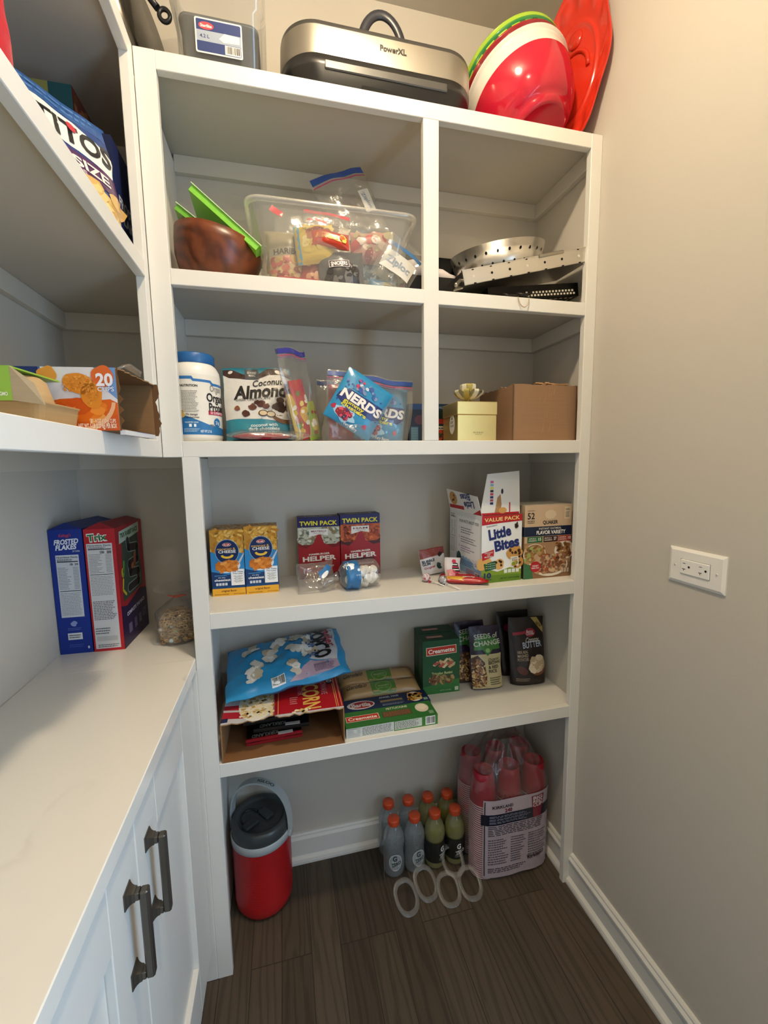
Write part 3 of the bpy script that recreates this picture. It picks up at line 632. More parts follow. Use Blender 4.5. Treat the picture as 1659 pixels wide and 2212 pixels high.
def oat_front(a, W, H):
    a.rect(0, 0, W, H, '#c9a987', 1); a.rect(0, H*.70, W, H, '#cdb294', 1.2)
    a.text('52', W*.13, H*.86, H*.085, '#16161a', 3, W*.15, 2); a.text('PACKETS', W*.13, H*.785, H*.022, '#16161a', 3, W*.15, 2); a.rect(W*.06, H*.925, W*.2, H*.93, '#16161a', 3); a.rect(W*.06, H*.76, W*.2, H*.765, '#16161a', 3)
    a.text('QUAKER', W*.54, H*.765, H*.048, '#16161a', 3, W*.32, 4, 0); a.ell(W*.54, H*.87, W*.12, H*.06, '#d9c6aa', 2)
    a.rect(W*.84, H*.80, W*.97, H*.97, '#dccbb0', 2); a.text('100%', W*.905, H*.93, H*.026, '#50483c', 3, W*.09, 2); a.lines(W*.86, H*.82, W*.95, H*.90, 5, '#50483c', 3)
    a.rect(0, H*.58, W, H*.71, '#17243f', 2.5); a.text('INSTANT OATMEAL', W*.54, H*.682, H*.026, '#d9d2c4', 3.5, W*.48, 2); a.text('FLAVOR VARIETY', W*.56, H*.63, H*.05, '#f2eee6', 3.5, W*.62, 4)
    a.rect(W*.06, H*.495, W*.38, H*.575, '#2f6a40', 3); a.rect(W*.40, H*.495, W*.71, H*.575, '#3a1c1c', 3); a.rect(W*.72, H*.495, W, H*.575, '#a23c30', 3)
    for x, t, n_ in ((.17, 'APPLES &', '15'), (.5, 'MAPLE &', '27'), (.81, 'CINNAMON', '10')): a.text(t, W*x, H*.55, H*.018, '#e8e2d6', 4, W*.15, 2); a.text('CINNAMON', W*x, H*.522, H*.018, '#e8e2d6', 4, W*.17, 2); a.text(n_, W*(x+.15), H*.54, H*.04, '#f2eee6', 4, W*.06, 3)
    a.rect(0, 0, W, H*.49, '#a68260', 1.6)
    a.ell(W*.22, H*.33, W*.24, H*.15, '#ded6c8', 3); a.ell(W*.22, H*.335, W*.22, H*.135, '#9c7850', 3.5); a.scatter(W*.02, H*.22, W*.42, H*.45, 90, .003, .006, ['#b8935e', '#8c6238', '#cfae7c', '#a9793f', '#9fb060'], 4, 3, 1.3)
    a.ell(W*.86, H*.37, W*.22, H*.13, '#ded6c8', 3); a.scatter(W*.68, H*.26, W*.98, H*.47, 70, .003, .006, ['#9c7048', '#6e4628', '#b98a58', '#8a5a34'], 4, 4, 1.3)
    a.poly([(0, 0), (W, 0), (W, H*.2), (0, H*.23)], '#8d6a4a', 2.6); a.poly([(0, 0), (W*.2, 0), (W*.15, H*.23), (0, H*.24)], '#3a7048', 2.8)
    a.ell(W*.56, H*.17, W*.38, H*.15, '#e4ddd0', 6); a.ell(W*.56, H*.185, W*.35, H*.13, '#8c6446', 6.5); a.scatter(W*.24, H*.08, W*.88, H*.31, 190, .003, .006, ['#b48e68', '#7a4c34', '#cbaa86', '#96684a', '#a8502e', '#c4a284'], 7, 6, 1.3)
    a.ell(W*.24, H*.165, W*.11, H*.075, '#b32430', 9); a.text('HEART', W*.24, H*.178, H*.022, '#f2e8e4', 10, W*.13, 3); a.text('HEALTHY', W*.24, H*.148, H*.022, '#f2e8e4', 10, W*.16, 3)
    for k in range(3): a.rect(W*(.8+.06*k), H*.06, W*(.845+.06*k), H*.12, '#c9b8a4', 9)
crt('oatmeal_box', .163, .105, .227, (.9275, .0535, Z4T), .3, '#c9a987', {'front': oat_front, 'top': lambda a, W, H: (a.rect(0, 0, W, H, '#cabfae', .6), a.rect(W*.2, H*.1, W*.9, H*.8, '#d8d0c2', 1)),
    'left': lambda a, W, H: (a.rect(0, 0, W, H, '#8c6a4a', .6), a.rect(0, H*.58, W, H*.71, '#17243f', 1), a.rect(0, H*.71, W, H, '#b59c7c', 1), a.rect(0, 0, W, H*.3, '#3a3a30', 1))}, 'tan instant oatmeal variety box at the right end of the middle shelf', 'food box')

# marshmallow bag, torn empty wrapper, sweets
mb = empty('marshmallow_bag', (.43, .115, Z4T), .12, 'half full bag of white marshmallows with blue band, fallen over', 'bag of marshmallows')
b = B()
def sack(u, v, k=1.0):
    a = 2*PI*u; x = -.062+.124*v
    r = .041*min(1, (v*5+.15))**.5*min(1, ((1-v)*7+.12))**.5*k*(1+.07*noise.noise(Vector((math.cos(a)*1.6, math.sin(a)*1.6, v*6))))
    return (x, r*1.05*math.cos(a), .0408+r*.98*math.sin(a))
b.grid(lambda u, v: sack(u, v), 36, 30, 'clear_film', '#ffffff', True, True)
b.grid(lambda u, v: sack(u, v*.32+.12, 1.012), 36, 20, 'film', lambda i, j: '#2a6ca4', True, True)
Sm = lambda u, v, e: (lambda p, q: (p[0], p[1]-0, p[2]))(sack(.5+.25+u/.25, .5+v/.124, 1.03+e*8), 0)
a = Art(b, lambda u, v, e: sack(.395-v/.25, .50+u/.124, 1.025+e*10), 'film')
a.ell(-.034, .008, .013, .010, '#eef0f2', 1, .3, 16, .2, 3); a.text('JET', -.044, .020, .010, '#f4f6f8', 1.5, .02, 4, .2); a.ell(-.012, -.004, .004, .004, '#cfe0ee', 1); a.text('NET WT 16 OZ', -.012, -.018, .0035, '#e6eef4', 1.5, .018, 1)
b.build('bag', mb)
R = random.Random(4)
spots = [(.036, -.012, .028), (.046, .012, .022), (.018, -.020, .030), (.020, .004, .050), (.004, -.016, .052), (.002, .016, .030), (.040, .002, .046), (-.016, 0, .045), (-.018, .014, .028), (.016, -.006, .018), (-.03, -.012, .03), (-.012, -.02, .028)]
b = B()
for i, (x, y, z) in enumerate(spots):
    b.M = Matrix.Translation((x, y, z)) @ Matrix.Rotation(R.uniform(0, 3), 4, 'Z') @ Matrix.Rotation(R.uniform(.6, 1.9), 4, 'X')
    b.lathe([(.001, -.014), (.009, -.014), (.0118, -.0115), (.0122, 0), (.0118, .0115), (.009, .014), (.001, .014)], 20, 'food', '#f3efe8')
tag(b.build('marshmallow', mb), kind='stuff')
b = B(); b.tube([(-.062, 0, .04), (-.075, .004, .036), (-.092, -.004, .030), (-.108, .002, .03)], .01, 10, 'clear_film', '#ffffff', rs=[.015, .009, .011, .017]); b.build('twisted_neck', mb)
b = B()
F_, K_ = pillow(b, .105, .088, .046, 'clear_film', '#ffffff', False, 21, .011, 26, edge=.02)
a = Art(b, F_, 'film', .0005, .006); a.ell(.078, .052, .022, .012, '#2b6ea6', 1, .6, 18, .3, 5); a.ell(.076, .042, .015, .006, '#e6e9ec', 2, .7)
tag(b.build('plastic_wrapper', None, (.252, .095, Z4T+.001), (-.55, 0, .05)), 'crumpled clear empty marshmallow wrapper with a scrap of blue print', 'wrapper')

def gum(a, W, H):
    a.rect(0, 0, W, H, '#e4e2e4', 1); a.poly([(0, H*.62), (W, H*.72), (W, H), (0, H)], '#8a3a34', 2); a.lines(W*.1, H*.64, W*.9, H*.95, 5, '#a85a50', 2.5, 3)
    a.text('BUBBLE', W*.3, H*.52, H*.10, '#1e1c24', 3, W*.5, 5, .06); a.text('GUM', W*.2, H*.41, H*.10, '#1e1c24', 3, W*.3, 5, .06); a.text('Original', W*.3, H*.27, H*.08, '#b82440', 3, W*.42, 3, .1)
    a.ell(W*.68, H*.26, W*.1, H*.13, '#2c4a48', 3, .4, 16, .3, 3); a.ell(W*.82, H*.72, W*.1, H*.08, '#241c1c', 3, .6, 16, .3, 6)
b = B(); F_, K_ = pillow(b, .088, .082, .020, 'film', '#dcdadc', True, 5, .004, 18, edge=.006); gum(Art(b, F_, 'film', .0004, .008), .088, .082)
tag(b.build('gum_pouch', None, (.648, .185, Z4T), (-.22, -.08, .12)), 'white bubble gum pouch leaning at the back of the middle shelf', 'candy bag')
b = B(); F_, K_ = pillow(b, .056, .070, .030, 'film', '#d9c9c4', True, 9, .006, 18, edge=.008)
a = Art(b, F_, 'film', .0005, .008); a.rect(.004, .002, .052, .07, '#d8d4d8', 1); a.poly([(.016, .02), (.052, .018), (.044, .052), (.026, .058)], '#1c1a20', 2)
for k in range(4): a.rect(.020, .022+k*.008, .048-k*.002, .0255+k*.008, '#d84468' if k % 2 == 0 else '#ece8ea', 3)
a.ell(.03, .058, .008, .006, '#c83250', 4); a.scatter(.004, .002, .024, .028, 12, .003, .006, ['#d88a9a', '#e0b060', '#c0485a'], 3, 3)
tag(b.build('candy_bag', None, (.700, .115, Z4T), (-.3, .1, .1)), 'small clear candy bag with black and pink striped label', 'candy bag')
def lolly(loc, rz, cols, label, s=5):
    e = empty('lollipop', loc, rz, label, 'lollipop')
    b = B(); b.ball((0, 0, .0135), .0128, 'gloss', cols[0], 12, (1, 1, .95), s, .2)
    a = Art(b, lambda u, v, q: (lambda th, ph: ((.0136+q)*math.cos(th)*math.cos(ph), (.0136+q)*math.sin(th)*math.cos(ph), .0135+(.0134+q)*math.sin(ph)))(u/.013, v/.013), 'gloss', .0002, 0)
    a.scatter(-.04, -.014, .04, .014, 46, .0012, .0028, cols[1:], 1, s, 1.5)
    b.build('wrapped_sweet', e)
    b = B(); b.tube([(.010, 0, .009), (.013, .001, .004), (.016, 0, .002)], .004, 8, 'film', cols[1], rs=[.0035, .0022, .005]); b.build('twisted_wrapper_end', e)
    b = B(); b.tube([(.011, 0, .0085), (.07, .0, .0019)], .0017, 8, 'plastic', '#f1efe9'); b.build('stick', e)
lolly((.634, .112, Z4T+.001), -1.05, ['#d9c9cc', '#c8304a', '#e8e0e2', '#b8a0a8', '#e8e4e6'], 'red and white wrapped lollipop, the left of the two')
lolly((.672, .072, Z4T+.001), -1.2, ['#a8a4a8', '#e6e4e6', '#6c686e', '#d0ccd0', '#3c3a40'], 'silver wrapped lollipop nearest the shelf edge', 9)
def bar(L_, W_, T_, name, loc, rot, base, fn, label, cat, group=None):
    b = B(); F_, K_ = pillow(b, L_, W_, T_, 'film', base, False, loc[0]*90, .0016, 20, nv=12, pu=6)
    if fn: fn(Art(b, F_, 'film', .0004, .008), L_, W_)
    for x0 in (-.010, L_): b.grid(lambda i, j: (x0+i*.010, .001*math.sin(j*60), j*W_), 2, 24, 'film', base)
    return tag(b.build(name, None, loc, rot), label, cat, group)
def twiz(a, W, H): a.rect(0, 0, W, H, '#b3202a', 1); a.poly([(0, H*.1), (W*.5, 0), (W*.55, H*.35), (0, H*.5)], '#d9a838', 2); a.text('candy', W*.62, H*.5, H*.34, '#eee6da', 3, W*.3, 5)
bar(.125, .034, .018, 'candy_bar', (.672, .075, Z4T+.011), (-PI/2, 0, -.42), '#a81c24', twiz, 'red and yellow wrapped candy pack lying in front of the muffin box', 'candy bar')
bar(.105, .032, .016, 'candy_bar', (.692, .125, Z4T+.010), (-PI/2, 0, -.62), '#9c1820', lambda a, W, H: (a.rect(0, 0, W, H, '#98161e', 1), a.text('CHEW', W*.5, H*.5, H*.4, '#d8b8b0', 2, W*.4, 4)), 'dark red candy pack lying against the muffin box side', 'candy bar')
# ================================================================== fifth shelf: popcorn, pasta, pouches
pb = empty('popcorn_box', (.0426, .002, Z5T), 0, 'large red popcorn carton lying open at the left of the lower shelf', 'food box')
w, d, h, t = .318, .292, .103, .003
b = B()
b.box(0, 0, 0, w, d, t, 'cardboard', '#7f5a3a'); b.box(0, d-t, 0, w, d, h, 'cardboard', '#6a4a30')
for x in (0, w-t): b.box(x, 0, t, x+t, d-t, h-t, 'cardboard', '#97704a')
b.box(-.0004, .012, 0, -.0001, d, h, 'paper', '#a8181f'); b.box(w+.0001, .004, .0, w+.0004, d, h, 'paper', '#2b1c1a')
b.build('tray', pb)
b = B(); R = random.Random(8)
edge = [(w*i/24, .004+.010*noise.noise(Vector((i*.9, 2, 0)))+(.012 if 8 < i < 11 else 0)) for i in range(25)]
top = edge+[(w, d), (0, d)]
b.prism(top, h-t, h-.0004, 'cardboard', '#a8805a')
a = Art(b, lambda u, v, e: (u, v, h-.0004+e), 'paper')
a.poly(top, '#c9c6c8', 1)
a.poly([(w*.42, .014), (w, .01), (w, d), (w*.42, d)], '#ab1620', 2); a.poly([(w*.0, .03), (w*.17, .02), (w*.17, .05), (0, .06)], '#b02230', 2.2); a.poly([(0, .07), (w*.16, .06), (w*.16, .085), (0, .09)], '#b02230', 2.2)
a.rect(0, .012, w*.05, .03, '#23284e', 2.4)
a.ell(w*.27, .085, w*.15, .085, '#ece6da', 2.6); a.scatter(w*.14, .02, w*.41, d*.8, 330, .003, .0055, ['#e8d5a4', '#d9bd7e', '#f0e4c2', '#c39c5a', '#eedcae'], 3, 8, 1.2, .3)
a.scatter(w*.55, .008, w*.72, .02, 14, .003, .006, ['#e8d5a4', '#d9bd7e', '#f0e4c2'], 5, 2, 1.2, .3)
for x in (.40, .412, .424, .436, .448): a.rect(w*x, .012, w*(x+.006), d, '#d8a860' if x in (.40, .448) else '#8c1018', 4)
for x in (.94, .955, .97, .985): a.rect(w*x, .012, w*(x+.005), d, '#e0a868' if x != .97 else '#7c1018', 4)
a.text('POPCORN', w*.74, d*.42, .046, '#e0b45c', 5, d*.72, 4, -PI/2); a.text('MICROWAVE', w*.86, d*.48, .017, '#d88c90', 5, d*.40, 2, -PI/2); a.text('BUTTER', w*.645, d*.42, .014, '#d88c90', 5, d*.2, 2, -PI/2)
a.text('KIRKLAND', w*.92, d*.62, .016, '#e8e2da', 6, d*.24, 3, -PI/2); a.rect(w*.895, d*.47, w*.945, d*.77, '#16110f', 5)
a.lines(w*.55, .05, w*.62, .09, 4, '#d88c90', 5)
b.build('torn_lid', pb)
for i, (x, y, z, r) in enumerate(((.055, .045, .004, .04), (.075, .055, .0255, -.03), (.048, .060, .047, .05))):
    b = B(); F_, K_ = pillow(b, .15, .10, .018, 'film', '#131112', False, i*7, .002, 14)
    a = Art(b, F_, 'film', .0004, .01); a.text('KIRKLAND', .05, .015, .012, '#8c8880', 2, .07, 2, PI); a.text('POP', .11, .05, .014, '#77736c', 2, .03, 2)
    b.M = Matrix.Identity(4); b.box(0, -.0095, .0, .15, (.0085 if i == 0 else -.002), .004, 'paper', '#8c1620' if i == 0 else '#1d1816'); b.box(.085, -.0105, .0, .125, -.0096, .012, 'paper', '#c9c6c4')
    tag(b.build('popcorn_packet', None, (.0426+x, y+.005, Z5T+z+.0085), (-PI/2+.0, 0, r)), ['black popcorn packet at the bottom inside the open carton', 'black popcorn packet in the middle of the pile inside the carton', 'black popcorn packet on top of the pile inside the carton'][i], 'popcorn packet', 'microwave popcorn packets in the carton')
# blue bag of popcorn lying on the carton
b = B(); w, h = .345, .215
F_, K_ = pillow(b, w, h, .062, 'film', '#2c8fc4', False, 31, .010, 34, colb='#22709c', edge=.02, pu=3.4)
a = Art(b, F_, 'film', .0007, .011)
a.poly([(w*.69, h*.30), (w*.93, h*.22), (w*.955, h*.98), (w*.655, h*.97)], '#c9c8cc', 1)
a.text('meijer.', w*.895, h*.70, .027, '#b02038', 3, h*.5, 3, -PI/2+.05); a.text('POPCO', w*.80, h*.62, .048, '#15151a', 3, h*.66, 6, -PI/2+.05); a.text('ORIGINAL', w*.72, h*.62, .025, '#3a6ca8', 3, h*.62, 3, -PI/2+.05)
R = random.Random(12)
for cx, cy in ((.08, .05), (.10, .085), (.20, .05), (.155, .16), (.205, .125), (.245, .11), (.13, .12), (.21, .185), (.30-.06, .155), (.07, .16)):
    for k in range(6): a.ell(cx*.98+R.uniform(-.016, .016), cy+R.uniform(-.018, .018), R.uniform(.011, .017), R.uniform(.009, .015), R.choice(['#f0ebe0', '#e2dacb', '#d4c9b6', '#f4efe6', '#c6b79c']), 2+k*.4, R.uniform(0, 3), 14, .25, R.random()*9)
a.poly([(w*.5, .004), (w*.93, .02), (w*.93, h*.22), (w*.70, h*.27)], '#b59cae', 1.5); a.lines(w*.72, .02, w*.9, h*.2, 12, '#5a4660', 2.5, 4); a.bars(w*.36, .004, w*.47, .028, L=2)
bag = tag(b.build('popcorn_bag', None, (.050, .062, Z5T+.128), (math.radians(-76), math.radians(-5), math.radians(3))), 'sky blue bag of plain popcorn lying on the red popcorn carton', 'popcorn bag')

def cream_logo(a, cu, cv, w_, rot=0):
    h_ = w_*.28; c, n = math.cos(rot), math.sin(rot)
    q = lambda x, y: (cu+x*c-y*n, cv+x*n+y*c)
    a.poly([q(-w_/2, -h_/2), q(w_/2, -h_/2), q(w_/2, h_/2), q(-w_/2, h_/2)], '#d9c9b4', 4); a.poly([q(-w_*.48, -h_*.42), q(w_*.48, -h_*.42), q(w_*.48, h_*.42), q(-w_*.48, h_*.42)], '#b8301e', 5)
    a.text('Creamette', cu, cv, h_*.5, '#f2ece2', 6, w_*.86, 3, rot)
def fet_front(a, W, H):
    a.rect(0, 0, W, H, '#3f7a32', 1); a.rect(0, 0, W*.51, H*.94, '#c9cbc6', 2); a.facts(.002, .001, W*.16, H*.92, 'Facts', 2.5, 4, '#cfd1cc', '#3a3a3a', 10); a.lines(W*.17, H*.08, W*.5, H*.86, 7, '#5c605c', 3, 5, .9, .4)
    a.rect(W*.52, H*.1, W*.82, H*.9, '#c5cbc0', 2); a.lines(W*.53, H*.15, W*.8, H*.85, 5, '#5c605c', 3, 7); a.bars(W*.86, H*.1, W*.97, H*.92, L=3)
def fet_top(a, W, H):
    a.rect(0, 0, W, H, '#2f6b2e', 1); cream_logo(a, W*.2, H*.5, W*.36)
    a.text('FETTUCCINE', W*.6, H*.84, H*.13, '#e0d8c4', 3, W*.24, 2); a.rect(W*.42, H*.30, W*.74, H*.66, '#5a3a28', 2); a.lines(W*.43, H*.32, W*.73, H*.64, 6, '#86603c', 3, 2, 1, .6)
    a.ell(W*.87, H*.58, W*.075, H*.30, '#d9cdb8', 3); a.ell(W*.87, H*.62, W*.055, H*.2, '#e8dcc4', 4, 0, 16, .2, 4); a.rect(W*.92, H*.1, W*.97, H*.3, '#7a9a78', 3)
crt('pasta_box', .2706, .073, .031, (.366, .017, Z5T), .4, '#2f6b2e', {'front': fet_front, 'top': fet_top, 'right': lambda a, W, H: a.rect(0, 0, W, H, '#2a5c2a', .6)}, 'flat green fettuccine box nearest the front edge of the lower shelf', 'food box')
def bar_top(a, W, H):
    a.rect(0, 0, W, H, '#17264a', 1); a.ell(W*.2, H*.45, W*.16, H*.34, '#e2dcd8', 3); a.ell(W*.21, H*.45, W*.135, H*.27, '#a82030', 4); a.text('Barilla', W*.2, H*.45, H*.3, '#f0e8e4', 5, W*.22, 4)
    a.text('ANGEL HAIR', W*.55, H*.82, H*.14, '#c6cbd6', 3, W*.24, 2); a.rect(W*.42, H*.3, W*.7, H*.62, '#3a4258', 2); a.rect(W*.43, H*.42, W*.69, H*.56, '#9c8258', 3); a.lines(W*.44, H*.1, W*.7, H*.26, 2, '#8c94a8', 3)
    a.ell(W*.84, H*.52, W*.085, H*.42, '#e4dccc', 3); a.scatter(W*.77, H*.3, W*.9, H*.72, 40, .004, .007, ['#d9a850', '#c88e38', '#e8c070', '#b87830'], 4, 5, 1.8); a.rect(W*.93, H*.1, W*.98, H*.3, '#7a9a98', 3)
crt('pasta_box', .268, .064, .029, (.374, .0935, Z5T), .4, '#17264a', {'top': bar_top, 'front': lambda a, W, H: (a.rect(0, 0, W, H, '#17264a', 1),)}, 'flat navy angel hair box behind the green fettuccine box', 'food box')
for i, (x, y, L_, r_, lab) in enumerate(((.382, .197, .252, .0, 'brown papery organic spaghetti packet behind the angel hair box'), (.380, .262, .256, 0, 'brown papery organic spaghetti packet at the very back by the wall'))):
    b = B(); W_, H_ = L_, .066
    F_, K_ = pillow(b, W_, H_, .040, 'film', '#a98a5e', False, 40+i*9, .003, 26, pu=9)
    a = Art(b, F_, 'film', .0005, .008); a.rect(W_*.36, .001, W_*.68, H_-.001, '#4f7a34', 1); a.text('ORGANIC', W_*.52, H_*.80, .010, '#24421a', 2, .060, 4)
    a.ell(W_*.52, H_*.36, .027, .021, '#7a9c5a', 2); a.ell(W_*.52, H_*.36, .024, .018, '#4f7a34', 2.5); a.text('SPAGHETTI', W_*.52, H_*.36, .007, '#a8c088', 3, .036, 2)
    a.text('Garofalo', W_*.17, H_*.55, .020, '#33261a', 2, .066, 1, .06, shear=.3); a.lines(W_*.72, H_*.6, W_*.96, H_*.8, 2, '#5a4430', 2)
    tag(b.build('spaghetti_packet', None, (x, y-.031, Z5T+.0225+.006*i), (math.radians(-82), 0, r_)), lab, 'pasta packet', 'brown spaghetti packets on the lower shelf')
def rot_front(a, W, H):
    a.rect(0, 0, W, H, '#1f5030', 1); a.poly([(0, 0), (W, 0), (W, H*.25), (0, H*.14)], '#2f6e34', 1.5)
    cream_logo(a, W*.5, H*.81, W*.82, .04)
    R = random.Random(3)
    for i in range(16):
        x, y = W*R.uniform(.22, .8), H*R.uniform(.50, .62); c = R.choice(['#c9a878', '#b05a4a', '#d8c098', '#a8483e', '#c8b088'])
        ro = R.uniform(-.8, .8)
        for k in range(5): a.ell(x+(k-2)*.0042*math.cos(ro), y+(k-2)*.0042*math.sin(ro), .0022, .0055, c, 3+i*.15, ro+.4, 8)
    a.rect(W*.74, H*.53, W*.88, H*.57, '#9aa890', 3)
    a.text('Tricolor Rotini', W*.52, H*.385, H*.048, '#cfcf8c', 3, W*.56, 2)
    P_ = [(W*.2, H*.2), (W*.78, H*.2), (W*.83, H*.23), (W*.83, H*.30), (W*.76, H*.335), (W*.24, H*.335), (W*.18, H*.30), (W*.17, H*.24)]
    a.poly(P_, '#4a3c28', 3); a.scatter(W*.18, H*.205, W*.82, H*.33, 50, .003, .005, ['#8a7448', '#6e5a38', '#a08858', '#6c3c2c', '#5c6a38'], 3.6, 5, 2.4, inside_of=P_)
    a.rect(W*.87, H*.03, W*.97, H*.1, '#b8c8b0', 3); a.text('NET WT 12 OZ (340g)', W*.62, H*.055, H*.02, '#a8c0a0', 3, W*.3, 1)
rl = {'front': rot_front, 'top': lambda a, W, H: (a.rect(0, 0, W, H, '#1c4428', .6), cream_logo(a, W*.38, H*.5, W*.44)), 'left': lambda a, W, H: (a.rect(0, 0, W, H, '#1b4629', .6), a.lines(W*.2, H*.3, W*.8, H*.85, 14, '#5c8064', 1), a.rect(0, 0, W, H*.12, '#28602e', .8))}
crt('pasta_box', .1265, .056, .184, (.6435, .174, Z5T), -2.5, '#1f5030', rl, 'upright green tricolor rotini box, the front one', 'food box', 'upright rotini boxes')
crt('pasta_box', .1265, .056, .185, (.650, .2345, Z5T), -1.5, '#1f5030', rl, 'upright green rotini box half hidden behind the front one', 'food box', 'upright rotini boxes')
def seeds(w, h, kind):
    def f(a):
        a.rect(.001, .001, w-.001, h-.001, '#2c1a38', .7)
        a.poly([(w*.02, h*.56), (w*.98, h*.60), (w*.98, h*.96), (w*.02, h*.94)], '#20152c', 1)
        a.poly([(w*.1, h*.62), (w*.93, h*.62), (w*.9, h*.78), (w*.5, h*.86), (w*.14, h*.78)], '#3d7a34', 2); a.poly([(w*.35, h*.63), (w*.7, h*.63), (w*.52, h*.52)], '#3d7a34', 2)
        a.text('SEEDS of', w*.52, h*.84, h*.078, '#c8d0b8', 4, w*.76, 2, .06); a.text('CHANGE', w*.53, h*.73, h*.078, '#d8dccb', 4, w*.86, 2, .06); a.ell(w*.52, h*.61, w*.07, h*.035, '#8ab070', 4)
        if kind:
            a.rect(.002, .002, w-.002, h*.55, '#bfb58c', 1.5); a.poly([(0.002, .01), (w*.4, .01), (w*.46, h*.2), (w*.42, h*.42), (w*.2, h*.54), (.002, h*.5)], '#4a3020', 2.5)
        else: a.rect(.002, .002, w-.002, h*.5, '#4a3426', 1.5)
        a.scatter(.004, .008, w*(.42 if kind else .9), h*.48, 170 if kind else 240, .0018, .0032, ['#8a6038', '#c09a60', '#5c3a22', '#a8784a', '#d8bc88'], 3.5, 9, 1.9, inside_of=[(0.002, .01), (w*.4, .01), (w*.44, h*.2), (w*.4, h*.42), (w*.2, h*.5), (.002, h*.48)] if kind else None)
        if kind:
            a.text('Organic', w*.7, h*.47, h*.05, '#3a3326', 4, w*.36, 1, .08, shear=.3)
            for k, t in enumerate(('BROWN', '& RED', 'RICE')): a.text(t, w*.54, h*(.41-k*.065), h*.05, '#2c2620', 4, w*(.38, .32, .26)[k], 3, .04, 'L')
            a.lines(w*.54, h*.06, w*.92, h*.19, 4, '#5c5440', 4)
    return f
for x, y, kind, rx, rz, lab in ((.812, .165, 1, -.14, -.02, 'purple and green rice pouch, the front one standing in the middle'), (.781, .222, 0, -.12, .04, 'purple and green grain pouch standing behind the front rice pouch')):
    b = B(); w, h = .112, .208; F_, K_ = pillow(b, w, h, .040, 'film', '#22182c', True, x*50, .003, 22, edge=.006); seeds(w, h, kind)(Art(b, F_, 'film', .0005, .009))
    tag(b.build('rice_pouch', None, (x, y, Z5T+.001), (rx, 0, rz)), lab, 'food pouch', 'rice and grain pouches')
def butter(a, w, h):
    a.rect(.001, .001, w-.001, h-.001, '#241814', .7); a.poly([(w*.62, h*.99), (w*.80, h*.99), (w*.99, h*.84), (w*.99, h*.75)], '#b8a05a', 3)
    a.text('NEW', w*.86, h*.88, .010, '#3a2c14', 4, .024, 3, -.62)
    a.ell(w*.60, h*.77, w*.15, h*.065, '#9c2138', 3); a.poly([(w*.1, h*.78), (w*.5, h*.80), (w*.5, h*.76), (w*.1, h*.735)], '#9c2138', 3); a.text('Betty', w*.6, h*.787, .0095, '#e6cdd0', 4, .024, 2); a.text('Crocker', w*.6, h*.755, .0095, '#e6cdd0', 4, .03, 2)
    a.text('Creamy', w*.62, h*.665, .016, '#c8c4bc', 3, w*.38, 1, .04, shear=.3); a.text('BUTTER', w*.62, h*.595, .021, '#b9c6dc', 3, w*.54, 2, .05)
    for k, t in enumerate(('100% REAL', 'MASHED', 'POTATOES')): a.text(t, w*.34, h*(.49-.055*k), .0098, '#b8a890', 3, w*.3, 2, .04)
    a.ell(w*.74, h*.27, w*.26, h*.14, '#7a4a30', 3, .1); a.ell(w*.74, h*.30, w*.235, h*.125, '#cdb99a', 4, .1, 20, .15, 5); a.scatter(w*.55, h*.2, w*.92, h*.42, 26, .006, .011, ['#dccbb0', '#c4ad8a', '#e8dac2'], 5, 4, 1.2, inside_of=[(w*.52, h*.2), (w*.95, h*.2), (w*.95, h*.4), (w*.74, h*.44), (w*.52, h*.36)])
    a.ell(w*.3, h*.22, w*.16, h*.055, '#5c302a', 3, -.5); a.lines(w*.12, h*.06, w*.5, h*.11, 2, '#9c8c78', 3)
for x, y, rx, rz, lab, k in ((.957, .166, -.14, -.14, 'black butter mashed potato pouch at the right, the front one', 1), (.945, .232, -.10, -.02, 'black pouch standing behind the mashed potato pouch', 0)):
    b = B(); w, h = .124, .226; F_, K_ = pillow(b, w, h, .050, 'film', '#1c1310', True, x*70, .003, 22, edge=.005)
    if k: butter(Art(b, F_, 'film', .0005, .009), w, h)
    else: a = Art(b, F_, 'film', .0005, .009); a.ell(w*.4, h*.75, w*.2, h*.07, '#7c1c30', 1)
    tag(b.build('potato_pouch', None, (x, y, Z5T+.001), (rx, 0, rz)), lab, 'food pouch', 'mashed potato pouches')

# ================================================================== floor: jug, bottles, cups
jg = empty('water_jug', (.113, .202, 0), math.radians(0), 'red insulated drinks jug with charcoal lid and grey carry handle', 'jug')
b = B(); b.lathe([(.070, .0005, '#8c141a'), (.079, .004), (.086, .016, '#b01a1e'), (.089, .034), (.0885, .05), (.0885, .232, '#b01a1e')], 72, 'plastic', '#b01a1e', cap0=True)
for k in range(26): b.lathe([(.0886, .05+k*.007), (.0889, .0515+k*.007), (.0886, .053+k*.007)], 72, 'plastic', '#b01a1e')
b.build('body', jg)
b = B(); b.lathe([(.0885, .229), (.0915, .231), (.0925, .252), (.0905, .256), (.087, .257)], 72, 'plastic', '#b9bfc0')
b.build('collar', jg)
b = B(); b.lathe([(.087, .252, '#3f4446'), (.0905, .2565), (.0885, .286), (.083, .2925), (.074, .293), (.070, .286, '#36393b'), (.058, .279), (.03, .277), (.0008, .277)], 72, 'plastic', '#3f4446')
b.M = Matrix.Rotation(-.9, 4, 'Z')
b.box(-.014, -.064, .276, .014, -.012, .288, 'plastic', '#2c3032', .004); b.box(-.026, .004, .277, .026, .034, .286, 'plastic', '#33383a', .005); b.M = Matrix.Identity(4)
b.tube([(.028*math.cos(t)-.035, .028*math.sin(t)+.01, .2795) for t in [PI*.2+PI*1.2*i/12 for i in range(13)]], .0035, 8, 'plastic', '#1c1f20')
b.build('lid', jg)
b = B(); R_ = .0965; ang = math.radians(-22)
pts = []
